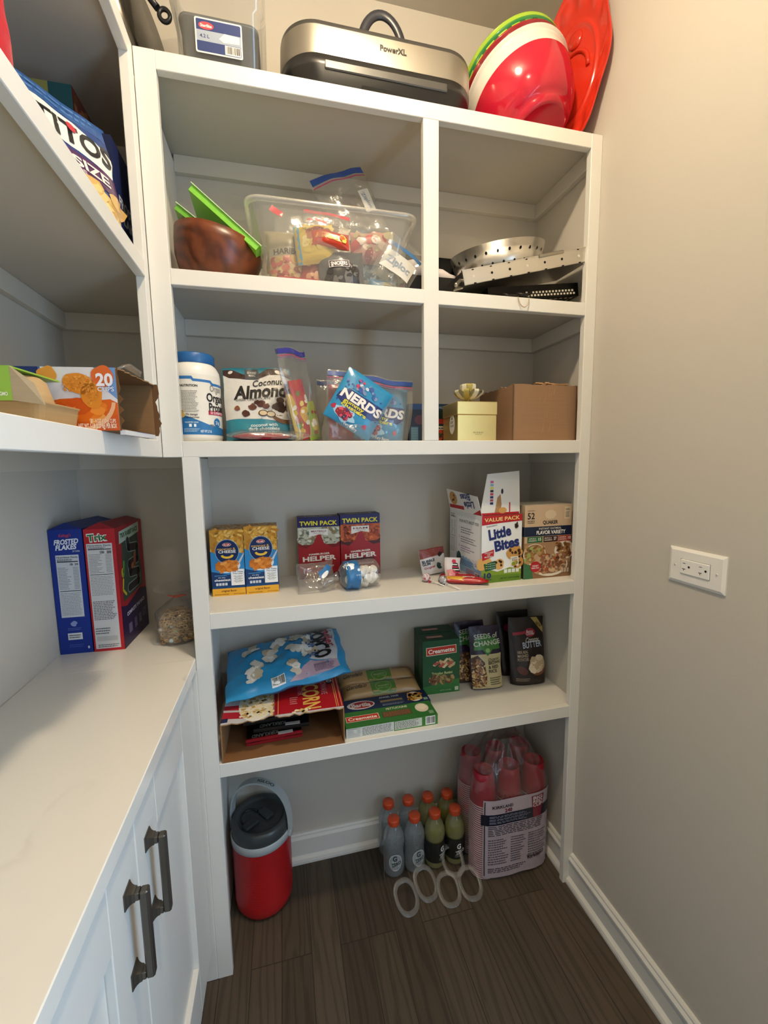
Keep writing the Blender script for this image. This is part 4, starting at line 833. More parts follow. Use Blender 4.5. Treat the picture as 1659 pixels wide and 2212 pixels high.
for i in range(41):
    t = PI*i/40; x = R_*math.cos(t); z = .243+.16*max(0, math.sin(t))**.62
    pts.append((x*math.cos(ang)-(-.0)*math.sin(ang), x*math.sin(ang)+.0, z))
# flat band swept along the arc
V = []; F = []
nrm = Vector((-math.sin(ang), math.cos(ang), 0))
for i, p in enumerate(pts):
    p = Vector(p); tt = (Vector(pts[min(i+1, 40)])-Vector(pts[max(i-1, 0)])).normalized(); out = tt.cross(nrm).normalized()
    for s1, s2 in ((-1, -1), (1, -1), (1, 1), (-1, 1)): V.append(tuple(p+nrm*.013*s1+out*.0028*s2))
for i in range(40):
    for k in range(4): F.append((i*4+k, i*4+(k+1) % 4, i*4+4+(k+1) % 4, i*4+4+k))
F += [(0, 1, 2, 3), (163, 162, 161, 160)]
b.add(V, F, 'plastic', '#b4babb')
def hs(u, v, e):
    i = min(39.99, max(0, u)); k = int(i); f = i-k; p = Vector(pts[k])*(1-f)+Vector(pts[k+1])*f
    tt = (Vector(pts[k+1])-Vector(pts[k])).normalized(); out = tt.cross(nrm).normalized(); 
    if out.z < 0: out = -out
    return tuple(p+out*(.003+e)-nrm*v)
a = Art(b, hs, 'plastic'); V2, F2, tw = glyphs('IGLOO', 2)
b.add([hs(13.5+ (tw-x)/tw*7, (.36-y)*.014, .0003) for x, y in V2], F2, 'plastic', '#2c2f30')
for sgn in (1, -1):
    b.M = Matrix.Translation((sgn*R_*math.cos(ang), sgn*R_*math.sin(ang), .243)) @ Matrix.Rotation(ang, 4, 'Z') @ Matrix.Rotation(PI/2*sgn, 4, 'Y'); b.lathe([(.0005, .004), (.012, .004), (.0135, 0), (.0135, -.005)], 24, 'plastic', '#b4babb')
b.build('handle', jg)

def bottle_proto(yellow):
    e = empty('sports_drink_bottle', (0, 0, 0), 0, 'x', 'bottle')
    prof = [(.012, .006), (.022, .001), (.030, .004), (.0325, .012), (.0325, .052), (.0305, .058), (.0300, .075), (.0305, .100), (.0325, .108), (.0325, .125), (.0305, .136), (.025, .152), (.0165, .168), (.0135, .174), (.0135, .180)]
    if yellow:
        b = B(); b.lathe([(r*.93, z+.001) for r, z in prof[:11]]+[(.024, .150), (.0005, .150)], 32, 'drink_yellow', '#ffffff'); b.build('drink', e)
    else:
        b = B(); b.lathe([(r*.93, z+.001) for r, z in prof[:11]]+[(.0235, .150), (.0005, .150)], 32, 'drink_clear', '#ffffff'); b.build('drink', e)
    b = B(); b.lathe(prof, 36, 'clear_bottle', '#ffffff'); b.build('bottle_body', e)
    b = B(); b.lathe([(.0172, .172), (.0180, .174), (.0180, .190), (.0165, .1925), (.0005, .193)], 36, 'plastic', '#d6542e')
    for k in range(36):
        t = 2*PI*k/36; b.M = Matrix.Rotation(t, 4, 'Z'); b.box(.0178, -.0007, .175, .0185, .0007, .189, 'plastic', '#cf4e2a')
    b.build('cap', e)
    b = B(); cyl = lambda u, v, q: ((.0327+q)*math.sin(u/.0327), -(.0327+q)*math.cos(u/.0327), v)
    if yellow: b.grid(lambda i, j: cyl((i-.5)*.2, .028+.072*j, 0), 40, 2, 'film', '#1e1f1a')
    a = Art(b, cyl, 'film', .0003, .008)
    if not yellow:
        a.ell(0, .060, .021, .030, '#c6c9ca', 1); a.ell(0, .060, .0185, .027, '#9ea5a7', 1.5)
    a.text('G', -.002, .076, .018, '#e6e6e4' if yellow else '#3c4043', 3, .013, 5); a.text('ZERO', .002, .056, .012, '#c8c8c4' if yellow else '#33373a', 3, .030, 4, .3); a.lines(-.014, .036, .014, .046, 3, '#8a8c88', 3)
    b.build('label_print', e)
    return e
for nm, c, al in (('drink_yellow', (.74, .68, .05, 1), 0), ('drink_clear', (.88, .92, .94, 1), 0)):
    m, nt, bs = newmat(nm); out = nt.nodes['Material Output']
    tr = nt.nodes.new('ShaderNodeBsdfTransparent'); tr.inputs[0].default_value = c
    df = nt.nodes.new('ShaderNodeBsdfTranslucent'); df.inputs[0].default_value = c
    mx = nt.nodes.new('ShaderNodeMixShader'); mx.inputs[0].default_value = .5 if 'yellow' in nm else .20
    ad = nt.nodes.new('ShaderNodeMixShader'); ad.inputs[0].default_value = .5; d3 = nt.nodes.new('ShaderNodeBsdfDiffuse'); d3.inputs[0].default_value = c
    nt.links.new(df.outputs[0], ad.inputs[1]); nt.links.new(d3.outputs[0], ad.inputs[2])
    nt.links.new(tr.outputs[0], mx.inputs[1]); nt.links.new(ad.outputs[0], mx.inputs[2]); nt.links.new(mx.outputs[0], out.inputs['Surface'])
first = {}
rows = {(0, 0): 'leftmost clear drink bottle of the front row', (1, 0): 'clear drink bottle of the front row beside the yellow ones', (0, 1): 'leftmost clear drink bottle of the rear row', (1, 1): 'clear drink bottle of the rear row beside the yellow ones',
        (2, 0): 'yellow drink bottle of the front row next to the clear ones', (3, 0): 'yellow drink bottle of the front row beside the cup pack', (2, 1): 'yellow drink bottle of the rear row behind its clear neighbours', (3, 1): 'yellow drink bottle of the rear row beside the cup pack'}
for (i, j), lab in rows.items():
    y = i > 1
    if y not in first: first[y] = bottle_proto(y); o = first[y]
    else: o = copy_tree(first[y])
    o.location = (.5405+.0725*i, .183-.003*i+.0730*j, .0003); o.scale = (1.09, 1.09, 1.02); o.rotation_euler = (0, 0, [-.1, .15, .5, .1][i]+.7*j)
    tag(o, lab, 'bottle', 'yellow sports drink bottles' if y else 'clear sports drink bottles')
b = B(); b.M = Matrix.Translation((.5045, .172, 0)) @ Matrix.Rotation(math.radians(-104), 4, 'Z')
b.box(-.012, -.0010, .030, .060, .0, .104, 'clear_film', '#ffffff'); a = Art(b, lambda u, v, e: (u, -.001-e, v)); a.rect(-.006, .030, .016, .104, '#c23a3a', 1); a.text('ZERO SUGAR', .005, .067, .012, '#e8d4d2', 2, .062, 3, -PI/2)
tag(b.build('shrink_wrap_scrap'), 'scrap of clear shrink wrap with red printed strip beside the bottles', 'wrapper')
def yoke(name, loc, rot, cells, lab):
    b = B(); V = []
    for (cx, cy) in cells:
        n = 28; ring = []
        for r_, zz in ((.0300, .0), (.0325, .0016), (.040, .0016), (.043, .0)):
            ring.append([(cx+r_*.90*math.copysign(abs(math.cos(2*PI*k/n))**.8, math.cos(2*PI*k/n)), cy+r_*1.12*math.copysign(abs(math.sin(2*PI*k/n))**.85, math.sin(2*PI*k/n)), zz+.0012*math.sin(4*PI*k/n)+.001) for k in range(n)])
        VV = sum(ring, []); F = []
        for q in range(3):
            for k in range(n): F.append((q*n+k, q*n+(k+1) % n, q*n+n+(k+1) % n, q*n+n+k))
        b.add(VV, F, 'yoke_plastic', '#ffffff', True)
    return tag(b.build(name, None, loc, rot), lab, 'plastic rings', 'clear plastic bottle ring carriers')
clear('yoke_plastic', (.92, .92, .91, 1), .03, .3, .20)
yoke('ring_carrier', (.585, .072, .026), (math.radians(33), .0, .25), [(-.038, 0), (.038, .006)], 'clear ring carrier on the floor in front of the clear bottles')
yoke('ring_carrier', (.726, .056, .021), (math.radians(24), 0, -.05), [(-.037, 0), (.037, .004), (0, .072)], 'clear ring carrier on the floor in front of the yellow bottles')

# bag of stacked cups
cp = empty('cup_pack', (.93, .17, 0), 0, 'large clear pack of stacked red plastic cups with white printed label', 'cup pack')
k = 0
for j in (0, 1):
    for i in (0, 1, 2):
        x = -.094+.094*i; y = -.052+.095*j; n = 34; b = B()
        b.lathe([(.0455, .0012*0+.001, '#9c8c90')]+[(.0455, .002)], 30, 'plastic', '#9c1628')
        z = .001
        for q in range(n):
            b.lathe([(.0440, z, '#9c1628'), (.0462, z+.0008, '#d9c3c8'), (.0466, z+.003), (.0455, z+.0046, '#9c1628'), (.0435, z+.0075)], 26, 'plastic', '#9c1628'); z += .0078
        b.lathe([(.0445, z-.002, '#a4182c'), (.041, z+.035), (.0405, z+.04), (.036, z+.078), (.0335, z+.100), (.031, z+.1015), (.0285, z+.098), (.0005, z+.098)], 30, 'plastic', '#ac1a30')
        b.build('cup_stack', cp, (x, y+.0, 0))
b = B()
def cupbag(u, v):
    a = 2*PI*u; ca, sa = math.cos(a), math.sin(a)
    z = v*.455; k = 1 if z < .30 else max(.30, 1-((z-.30)/.155)**1.6*.62)
    ex = .146; ey = .104; p = 4.0
    r = (abs(ca/ex)**p+abs(sa/ey)**p)**(-1/p)
    n = 1+.022*noise.noise(Vector((ca*2.2, sa*2.2, z*12)))+(.16*noise.noise(Vector((ca*4, sa*4, z*16))) if z > .38 else 0)
    return (ca*r*k*n, -.004+sa*r*k*n, z)
b.grid(cupbag, 84, 60, 'cup_film', '#ffffff', True, True)
b.build('film_wrap', cp)
b = B(); fs = lambda u, v, e: (lambda q: (q[0]*1.004, q[1]-.0015-e, v))(cupbag(.75+(u)/.60, v/.455), )
a = Art(b, fs, 'film', .0006, .012)
u0, u1 = -.086, .096
a.rect(u0, .012, u1, .292, '#b3a6b0', 1); a.rect(u0+.002, .02, u0+.004, .288, '#2c2430', 3); a.rect(u1-.004, .02, u1-.002, .288, '#2c2430', 3)
a.rect(u0-.004, .205, u1, .243, '#171a2c', 2.5)
a.text('KIRKLAND', u0+.045, .268, .010, '#241c26', 3, .055, 3); a.text('240', u0+.058, .253, .012, '#6c1c34', 3, .022, 4)
for k in range(3): a.lines(u0+.012, .211+k*.010, u0+.13, .219+k*.010, 2, '#8c90a8', 4, k)
a.poly([(u1-.052, .283), (u1-.020, .283), (u1-.026, .205), (u1-.046, .205)], '#7c1c30', 4)
for k, t in enumerate(('BIG', 'RED', 'CUP')): a.text(t, u1-.036, .276-.013*k, .011, '#e0d2d6', 5, .024, 4)
a.lines(u0+.010, .165, u1-.012, .203, 6, '#4c4450', 3, 5, .9); 
for k in range(3): a.lines(u0+.010+k*.057, .06, u0+.06+k*.057, .155, 11, '#5c5460', 3, 6+k, .6, .4)
a.lines(u0+.01, .03, u0+.12, .05, 3, '#4c4450', 3); a.text('Kirkland', u1-.038, .066, .015, '#2a2430', 4, .044, 3, .1)
b.build('printed_label', cp)
# ================================================================== third row, left cell
jar = empty('protein_jar', (.0195, .095, Z3T), .30, 'white protein powder tub with blue lid at the left end of the middle row', 'jar')
b = B(); b.lathe([(.0005, .0006), (.050, .0006), (.0575, .004), (.0600, .012), (.0600, .160), (.0585, .172), (.052, .184), (.0465, .190), (.0450, .193), (.0450, .200)], 64, 'plastic', '#e9e6df')
b.build('tub', jar)
b = B(); b.lathe([(.0480, .190), (.0490, .192), (.0490, .211), (.0470, .2140), (.0440, .2145), (.042, .213), (.0005, .213)], 64, 'plastic', '#245f9c'); b.build('lid', jar)
b = B(); rr = .0603; cyl = lambda u, v, e: ((rr+e)*math.sin(u/rr), -(rr+e)*math.cos(u/rr), v)
a = Art(b, cyl, 'paper', .0003, .006)
a.rect(-.1, .018, .1, .160, '#e4dfd4', 0); 
a.poly([(-.1, .148), (-.016, .148), (-.012, .143), (.028, .142), (.032, .136), (.1, .136), (.1, .142), (.036, .142), (.030, .148), (-.010, .149), (-.014, .155), (-.1, .155)], '#2f6fae', 1)
a.text('N NUTRITION', -.026, .133, .0052, '#26262a', 2, .048, 4); a.lines(-.040, .070, -.002, .122, 15, '#5a564e', 2, 3, .8, .32)
a.text('We manage', -.02, .066, .006, '#2a2620', 2, .028, 1, shear=.3); a.text('by plant based protein', -.02, .059, .005, '#2a2620', 2, .034, 1, shear=.3)
a.poly([(-.1, .018), (.1, .018), (.1, .030), (.02, .042), (-.036, .064), (-.06, .05), (-.1, .05)], '#2b6ea8', 1); a.ell(-.043, .066, .010, .009, '#cfa85c', 2, 0, 16, .25, 2); a.ell(-.047, .048, .006, .010, '#6c1c3c', 2)
a.text('SUGGESTED USAGE', -.020, .047, .0034, '#dfe8ee', 2, .030, 2); a.rect(-.026, .036, -.020, .043, '#f0f2f2', 2); a.rect(-.015, .036, -.010, .043, '#f0f2f2', 2); a.lines(-.038, .024, -.002, .033, 3, '#b8d0e4', 2)
a.text('Orgain', .046, .130, .016, '#7c7a74', 2, .038, 1); a.text('Organic', .050, .108, .0200, '#1b1b1f', 2, .066, 4); a.text('Protein', .050, .085, .0200, '#1b1b1f', 2, .056, 4); a.rect(.020, .066, .08, .076, '#b01c40', 2); a.text('50 SUPERFOODS', .05, .071, .006, '#ecd8dc', 3, .05, 3)
a.ell(.044, .048, .011, .011, '#2b6ea8', 2); a.text('21g', .044, .048, .008, '#e4ecf2', 3, .012, 3); a.lines(.022, .036, .034, .044, 2, '#7a766c', 2); a.text('NET WT 2.7 LB', .012, .026, .006, '#dfe8ee', 2, .026, 3)
b.build('printed_label', jar)

b = B(); w, h = .170, .190; F_, K_ = pillow(b, w, h, .060, 'film', '#2e7f92', True, 61, .004, 26, edge=.006)
a = Art(b, F_, 'film', .0005, .008)
a.poly([(.002, h*.28), (w*.5, h*.27), (w-.002, h*.20), (w-.002, h*.88), (w*.7, h*.91), (w*.4, h*.87), (.002, h*.90)], '#d3cfc8', 1)
a.poly([(.002, h*.90), (.002, h*.97), (w*.14, h*.965), (w*.3, h*.90), (w*.5, h*.89), (w*.66, h*.98), (w*.9, h*.985), (w-.002, h*.9), (w-.002, h*.84), (w*.85, h*.90), (w*.68, h*.89), (w*.5, h*.83), (w*.3, h*.83), (w*.1, h*.85)], '#3b241c', 2)
a.ell(w*.12, h*.93, .006, .004, '#d8d0c4', 3, .4); a.ell(w*.82, h*.93, .009, .005, '#d8d0c4', 3, -.4)
a.rect(w*.33, h*.83, w*.53, h*.975, '#3c3f44', 4); a.text('EDWARD', w*.43, h*.925, .006, '#b8b6b0', 5, .022, 2); a.text('MARC', w*.43, h*.885, .006, '#b8b6b0', 5, .016, 2)
a.text('Coconut', w*.64, h*.785, .017, '#1c181a', 4, w*.44, 2, .09, shear=.25); a.text('Almonds', w*.58, h*.66, .034, '#141214', 4, w*.86, 5, .06, shear=.15); a.text('DARK CHOCOLATE', w*.44, h*.545, .0065, '#6c645c', 4, w*.5, 2, .05)
for i, (x, y, r, c) in enumerate(((.2, .42, .0075, '#7a4a34'), (.31, .345, .010, '#4a261c'), (.42, .44, .0105, '#5a3024'), (.55, .475, .011, '#4a261c'), (.49, .50, .008, '#3c1e16'), (.62, .44, .0085, '#5a3024'))): a.ell(w*x, h*y, r, r*.8, c, 4+i*.2, .2, 14, .2, i)
for i, (x, y) in enumerate(((.56, .345), (.67, .325))): a.ell(w*x, h*y, .0115, .0085, '#3c1e16', 5, -.1); a.ell(w*x, h*y, .0092, .0064, '#cdb894', 5.5, -.1)
a.ell(w*.87, h*.33, w*.20, h*.13, '#7a5234', 4); a.ell(w*.87, h*.36, w*.18, h*.10, '#e0dad0', 4.5)
R = random.Random(2)
for i in range(13): a.ell(w*R.uniform(.75, .98), h*R.uniform(.37, .54), .0095, .0085, R.choice(['#3a2019', '#4a281e', '#2c1812']), 5+i*.1, R.random(), 12, .15, i)
a.text('coconut with', w*.56, h*.185, .0085, '#cfe0e0', 3, w*.38, 3); a.text('dark chocolate', w*.56, h*.135, .0085, '#cfe0e0', 3, w*.44, 3); a.lines(w*.34, h*.07, w*.82, h*.095, 1, '#9cc4ca', 3)
tag(b.build('almond_bag', None, (.090, .075, Z3T+.001), (-.16, -.03, -.03)), 'white and teal coconut almonds pouch beside the protein tub', 'snack bag')

def zipbag(name, w, h, t, loc, rot, label, seed, zipc='#27478c', z2='#b03a6a', n=26, two=True):
    b = B(); F_, K_ = pillow(b, w, h, t, 'clear_film', '#ffffff', True, seed, .007, n, edge=.012); body = None
    a = Art(b, F_, 'film', .0006, .012)
    a.rect(.001, h-.016, w-.001, h-.004, zipc, 1)
    if two: a.rect(.001, h-.0215, w-.001, h-.0195, z2, 1); a.rect(.001, h-.026, w-.001, h-.0245, '#8c5a80', 1)
    a2 = Art(b, K_, 'film', .0006, .012); a2.rect(.001, h-.016, w-.001, h-.004, zipc, 1)
    return tag(b.build(name, None, loc, rot), label, 'zip bag')
zipbag('zip_bag', .125, .222, .055, (.256, .015, Z3T+.001), (-.06, -.20, .95), 'clear zip bag full of red and yellow sweets leaning on the almonds pouch', 71, '#3a3a8c')
for i, (x, y, c1, c2, w_, h_, ry, lab) in enumerate(((.280, .055, '#b3202c', '#d8a83c', .055, .150, -.25, 'red sweet packet inside the leaning zip bag'), (.264, .043, '#c9a838', '#a8501e', .050, .115, -.22, 'yellow sweet packet at the front inside the leaning zip bag'), (.300, .073, '#8fa83c', '#c9b040', .048, .100, -.2, 'lime green sweet packet inside the leaning zip bag'))):
    b = B(); F_, K_ = pillow(b, w_, h_, .016, 'film', c1, False, 80+i, .003, 16)
    a = Art(b, F_, 'film', .0005, .01); a.ell(w_*.5, h_*.4, w_*.36, h_*.16, c2, 1, .5); a.scatter(.008, .01, w_-.008, h_*.8, 9, .003, .007, ['#e0c860', '#8c1c20', '#e8e0d0', '#5c7a30'], 2, i)
    tag(b.build('sweet_packet', None, (x, y, Z3T+.004), (-.08, ry, .85)), lab, 'candy packet', 'sweet packets in the leaning zip bag')
b = B(); F_, K_ = pillow(b, .135, .062, .016, 'film', '#8c1a28', False, 91, .003, 18)
a = Art(b, F_, 'film', .0005, .01); a.rect(.012, .010, .12, .020, '#c9b8bc', 1); a.rect(.02, .034, .128, .044, '#c0304a', 1)
tag(b.build('candy_packet', None, (.112, -.0, Z3T+.010), (-1.45, 0, .04)), 'flat dark red candy packet lying at the foot of the almonds pouch', 'candy packet')
b = B(); F_, K_ = pillow(b, .20, .082, .024, 'clear_film', '#ffffff', False, 93, .006, 22, edge=.01)
tag(b.build('clear_bag', None, (.100, -.004, Z3T+.012), (-1.42, 0, .05)), 'small clear bag lying flat around the dark red candy packet', 'zip bag')

zipbag('zip_bag', .236, .192, .066, (.330, .062, Z3T+.001), (-.10, .115, -.03), 'clear zip bag with blue zip strip holding turquoise candy pouches', 101)
zipbag('zip_bag', .230, .180, .030, (.322, .150, Z3T+.001), (-.08, .04, -.02), 'clear zip bag standing behind the turquoise candy pouches', 107, two=False)
def nerd(a, w, h, k):
    a.rect(.001, .001, w-.001, h-.001, '#2a86b4', .7)
    a.poly([(w*.06, h*.50), (w*.2, h*.62), (w*.95, h*.64), (w*.98, h*.42), (w*.85, h*.34), (w*.2, h*.33), (w*.05, h*.4)], '#1c2c68', 2)
    a.scatter(w*.04, h*.28, w*.98, h*.78, 60, .0015, .003, ['#1f3f88', '#2a3c80'], 1.5, 4, 1)
    a.text('NERDS', w*.52, h*.52, h*.155, '#ece6e2', 4, w*.86, 6, 0, shear=.1); a.text('gummy', w*.42, h*.405, h*.066, '#d8cc3c', 4, w*.44, 4, 0); a.text('clusters', w*.46, h*.335, h*.066, '#d8cc3c', 4, w*.54, 4, 0)
    a.ell(w*.34, h*.18, w*.24, h*.14, '#9cc4dc', 2.5, 0, 22, .25, 4); a.ell(w*.33, h*.18, w*.16, h*.10, '#8c2434', 3, 0, 16, .3, 3); a.scatter(w*.2, h*.1, w*.47, h*.26, 30, .002, .004, ['#c8384a', '#5a2048', '#28305c', '#d85060'], 3.5, 6, 1)
    a.ell(w*.8, h*.17, w*.05, h*.04, '#a82848', 3, 0, 12, .3); a.ell(w*.1, h*.22, w*.05, h*.04, '#a82848', 3, 0, 12, .3); a.scatter(w*.3, h*.68, w*.72, h*.86, 26, .003, .006, ['#b83458', '#3c5a9c', '#c8d4e0', '#7c8cb0'], 3, 8, 1.2)
    a.text('Very Berry', w*.55, h*.05, h*.05, '#e4e8ee', 4, w*.3, 3)
for x, y, rx, ry, k, lab in ((.332, .050, -.10, .54, 1, 'turquoise candy pouch tilted to the right, the front one in the zip bag'), (.418, .082, -.10, .14, 0, 'turquoise candy pouch standing behind the tilted one in the zip bag')):
    b = B(); w, h = (.138, .146) if k else (.136, .152); F_, K_ = pillow(b, w, h, .030, 'film', '#2478a4', False, 110+k, .003, 22, edge=.004); nerd(Art(b, F_, 'film', .0005, .009), w, h, k)
    tag(b.build('candy_pouch', None, (x, y, Z3T+(.071 if k else .012)), (rx, ry, -.02)), lab, 'candy bag', 'turquoise candy pouches')
for x, y, ry, lab in ((.352, .100, .02, 'bright red candy packet at the left inside the zip bag'), (.378, .094, .05, 'bright red candy packet with white facts panel inside the zip bag')):
    b = B(); w, h = .060, .150; F_, K_ = pillow(b, w, h, .016, 'film', '#ab1c30', False, int(x*500), .002, 16); a = Art(b, F_, 'film', .0005, .01)
    a.rect(w*.62, h*.3, w*.99, h*.86, '#b8b0b0', 1) if x > .36 else a.rect(w*.3, h*.2, w*.4, h*.5, '#c9a8ac', 1); a.lines(w*.64, h*.32, w*.97, h*.84, 12, '#5c5458', 2) if x > .36 else None
    tag(b.build('candy_packet', None, (x, y, Z3T+.008), (-.08, ry, 0)), lab, 'candy packet', 'red candy packets in the zip bag')
# dark boxes that pass behind the divider
def darkbox(k):
    def f(a, W, H):
        a.rect(0, 0, W, H, '#1f2330', .7); a.rect(0, H*.86, W, H, '#274a78', 1); a.text('CRISPS', W*.5, H*.92, H*.05, '#a8b4c4', 2, W*.6, 2) if k else None
        a.rect(W*.1, 0, W*.5, H*.42, '#4a6a78', 1); a.lines(W*.12, .002, W*.48, H*.4, 9, '#7c98a4', 2, 3, 1, .3); a.ell(W*.6, H*.6, W*.3, H*.12, '#5c2c30', 1.2)
    return f
crt('cookie_box', .058, .050, .118, (.6015, .170, Z3T), -1, '#181a22', {'front': darkbox(0), 'left': lambda a, W, H: a.rect(0, 0, W, H, '#15161c', .6)}, 'dark navy box just left of the divider post', 'food box')
def veg(a, W, H):
    a.rect(0, 0, W, H, '#22332e', .7); a.rect(0, H*.84, W, H, '#2c4a60', 1); a.text('BRUSCHETTA', W*.55, H*.91, H*.05, '#b0bcc4', 2, W*.7, 2); a.rect(0, H*.5, W, H*.62, '#b0382c', 1); a.rect(0, H*.34, W, H*.44, '#c9c2b0', 1); a.lines(W*.05, H*.36, W*.95, H*.42, 1, '#222222', 2); a.scatter(0.004, .004, W-.004, H*.32, 26, .003, .006, ['#a83a24', '#c07a30', '#4a5a24'], 1, 3)
crt('cookie_box', .085, .050, .120, (.668, .178, Z3T), 0, '#1c2420', {'front': veg}, 'dark green box behind the gold gift box', 'food box')
# ------------------------------------------------------------------ third row, right cell
gb = empty('gift_box', (.6985, .030, Z3T), math.radians(-1), 'gold lidded gift box with cream ribbon bow', 'gift box')
b = B(); b.box(0, 0, 0, .1165, .112, .072, 'gold', '#d0b876', .0012)
a = Art(b, lambda u, v, e: (u, -e, v), 'gold'); a.text('BEST BY 06 2023', .062, .0235, .0032, '#6c5c30', 1, .030, 1); a.text('0131 L2', .062, .0185, .003, '#6c5c30', 1, .018, 1)
a = Art(b, lambda u, v, e: (-e, .112-u, v), 'paper'); a.ell(.072, .048, .020, .027, '#dcd8cc', 1); a.ell(.072, .048, .0185, .0255, '#c9c4b4', 1.5); a.ell(.072, .048, .0178, .0248, '#dcd8cc', 2); a.text('GIFT', .072, .054, .007, '#7a746a', 3, .024, 2); a.text('ROCHER', .072, .044, .006, '#7a746a', 3, .026, 2); a.poly([(.066, .062), (.078, .062), (.072, .072)], '#7a746a', 3)
b.build('box_base', gb)
b = B(); b.box(-.0015, -.0015, .0722, .118, .1135, .108, 'gold', '#d3bb7a', .0015); b.build('lid', gb)
b = B(); R = random.Random(5)
for i in range(17):
    an = 2*PI*i/9+(.3 if i > 8 else 0); inner = i > 8; r_ = .023 if inner else .034; hh = .034 if inner else .020
    c = Vector((.048+.0, .050, .1085)); d_ = Vector((math.cos(an), math.sin(an), 0)); s_ = Vector((-math.sin(an), math.cos(an), 0)); V = []; F = []
    for j in range(13):
        t = PI*2*j/12; rad = r_*(.5-.5*math.cos(t)) if not inner else r_*(.5-.5*math.cos(t))*.75; zz = hh*(.42+.55*math.sin(t-.9)) if True else 0
        p = c+d_*rad+Vector((0, 0, max(.0005, zz+.008)))
        V += [tuple(p-s_*.0058), tuple(p+s_*.0058)]
    F = [(2*j, 2*j+1, 2*j+3, 2*j+2) for j in range(12)]
    b.add(V, F, 'film', '#dcd6b8' if i % 3 else '#a89a50', True)
b.ball((.048, .050, .125), .008, 'film', '#d8d0a8', 8)
rb = b.build('ribbon_bow', gb); rb.scale = (1.3, 1.3, 1.3); rb.location = (-.010, -.014, -.0325)
b = B(); w, d, h, t = .212, .205, .162, .004; CB = '#947459'
R = random.Random(3)
def tornside(n, L_, jag, lo=0): return [(L_*i/n, h+jag*noise.noise(Vector((i*1.3, lo, 3)))-(abs(jag)*.3)) for i in range(n+1)]
for name, ax, at, n, L_, jag, flip in (('front', 'y', 0, 30, w, .004, 0), ('back', 'y', d-t, 20, w, .012, 0), ('left', 'x', 0, 26, d, .010, 1), ('right', 'x', w-t, 14, d, .006, 1)):
    e = tornside(n, L_, jag, at*50+flip); prof = [(0, 0), (L_, 0)]+e[::-1]
    b.prism(prof, at, at+t, 'cardboard', CB, 'y' if ax == 'y' else 'x')
b.box(0, 0, 0, w, d, .003, 'cardboard', CB)
for i in range(10): b.M = Matrix.Translation((w*(.35+.05*i), t+.006, h+.001)) @ Matrix.Rotation(R.uniform(-.5, .5), 4, 'X'); b.box(0, -.006, 0, .014, .006, .002+.003*R.random(), 'cardboard', '#a8825c')
b.M = Matrix.Identity(4); a = Art(b, lambda u, v, e: (u, -e, v), 'cardboard')
for i in range(16): x = w*R.uniform(.38, .66); z = h*R.uniform(.15, .85); a.poly([(x, z), (x+.0008, z), (x+.002+R.uniform(-.006, .006), z+.028*R.random()+.01)], '#b58e68', 1)
tag(b.build('cardboard_box', None, (.873, .040, Z3T), (0, 0, math.radians(1.0))), 'plain brown cardboard box with torn off top beside the gold gift box', 'cardboard box')

# ================================================================== second row, left cell
b = B(); prof = [(.0005, .001), (.040, .001), (.062, .008), (.084, .030), (.098, .060), (.105, .094), (.108, .118), (.104, .119), (.100, .094), (.093, .062), (.078, .034), (.058, .016), (.0005, .010)]
b.lathe(prof, 64, 'wood_bowl', '#6a3518'); b.M = Matrix.Identity(4)
tag(b.build('wooden_bowl', None, (.070, .140, Z2T+.006), (math.radians(4), math.radians(11), .4)), 'dark brown turned wooden bowl in the upper left cell', 'bowl')
def tray_(L_, W_, H_, name, loc, rot, col, lab):
    b = B(); t = .002
    b.box(0, 0, 0, L_, W_, t, 'plastic', col)
    for q in ((0, 0, t, L_, t, H_), (0, W_-t, t, L_, W_, H_), (0, t, t, t, W_-t, H_), (L_-t, t, t, L_, W_-t, H_)): b.box(*q, 'plastic', col)
    b.box(-.004, -.004, H_, L_+.004, .002, H_+.0018, 'plastic', '#c2dca8'); b.box(-.004, W_-.002, H_, L_+.004, W_+.004, H_+.0018, 'plastic', col); b.box(-.004, .002, H_, .002, W_-.002, H_+.0018, 'plastic', col); b.box(L_-.002, .002, H_, L_+.004, W_-.002, H_+.0018, 'plastic', col)
    return tag(b.build(name, None, loc, rot), lab, 'tray', 'lime green trays in the wooden bowl')
tray_(.185, .120, .015, 'plastic_tray', (.040, .055, Z2T+.197), (.0, math.radians(39), .02), '#7cc43a', 'larger lime green plastic tray leaning in the wooden bowl')
tray_(.140, .110, .013, 'plastic_tray', (.004, .070, Z2T+.160), (.0, math.radians(36), .02), '#68ac30', 'smaller green plastic tray low behind the larger lime one')

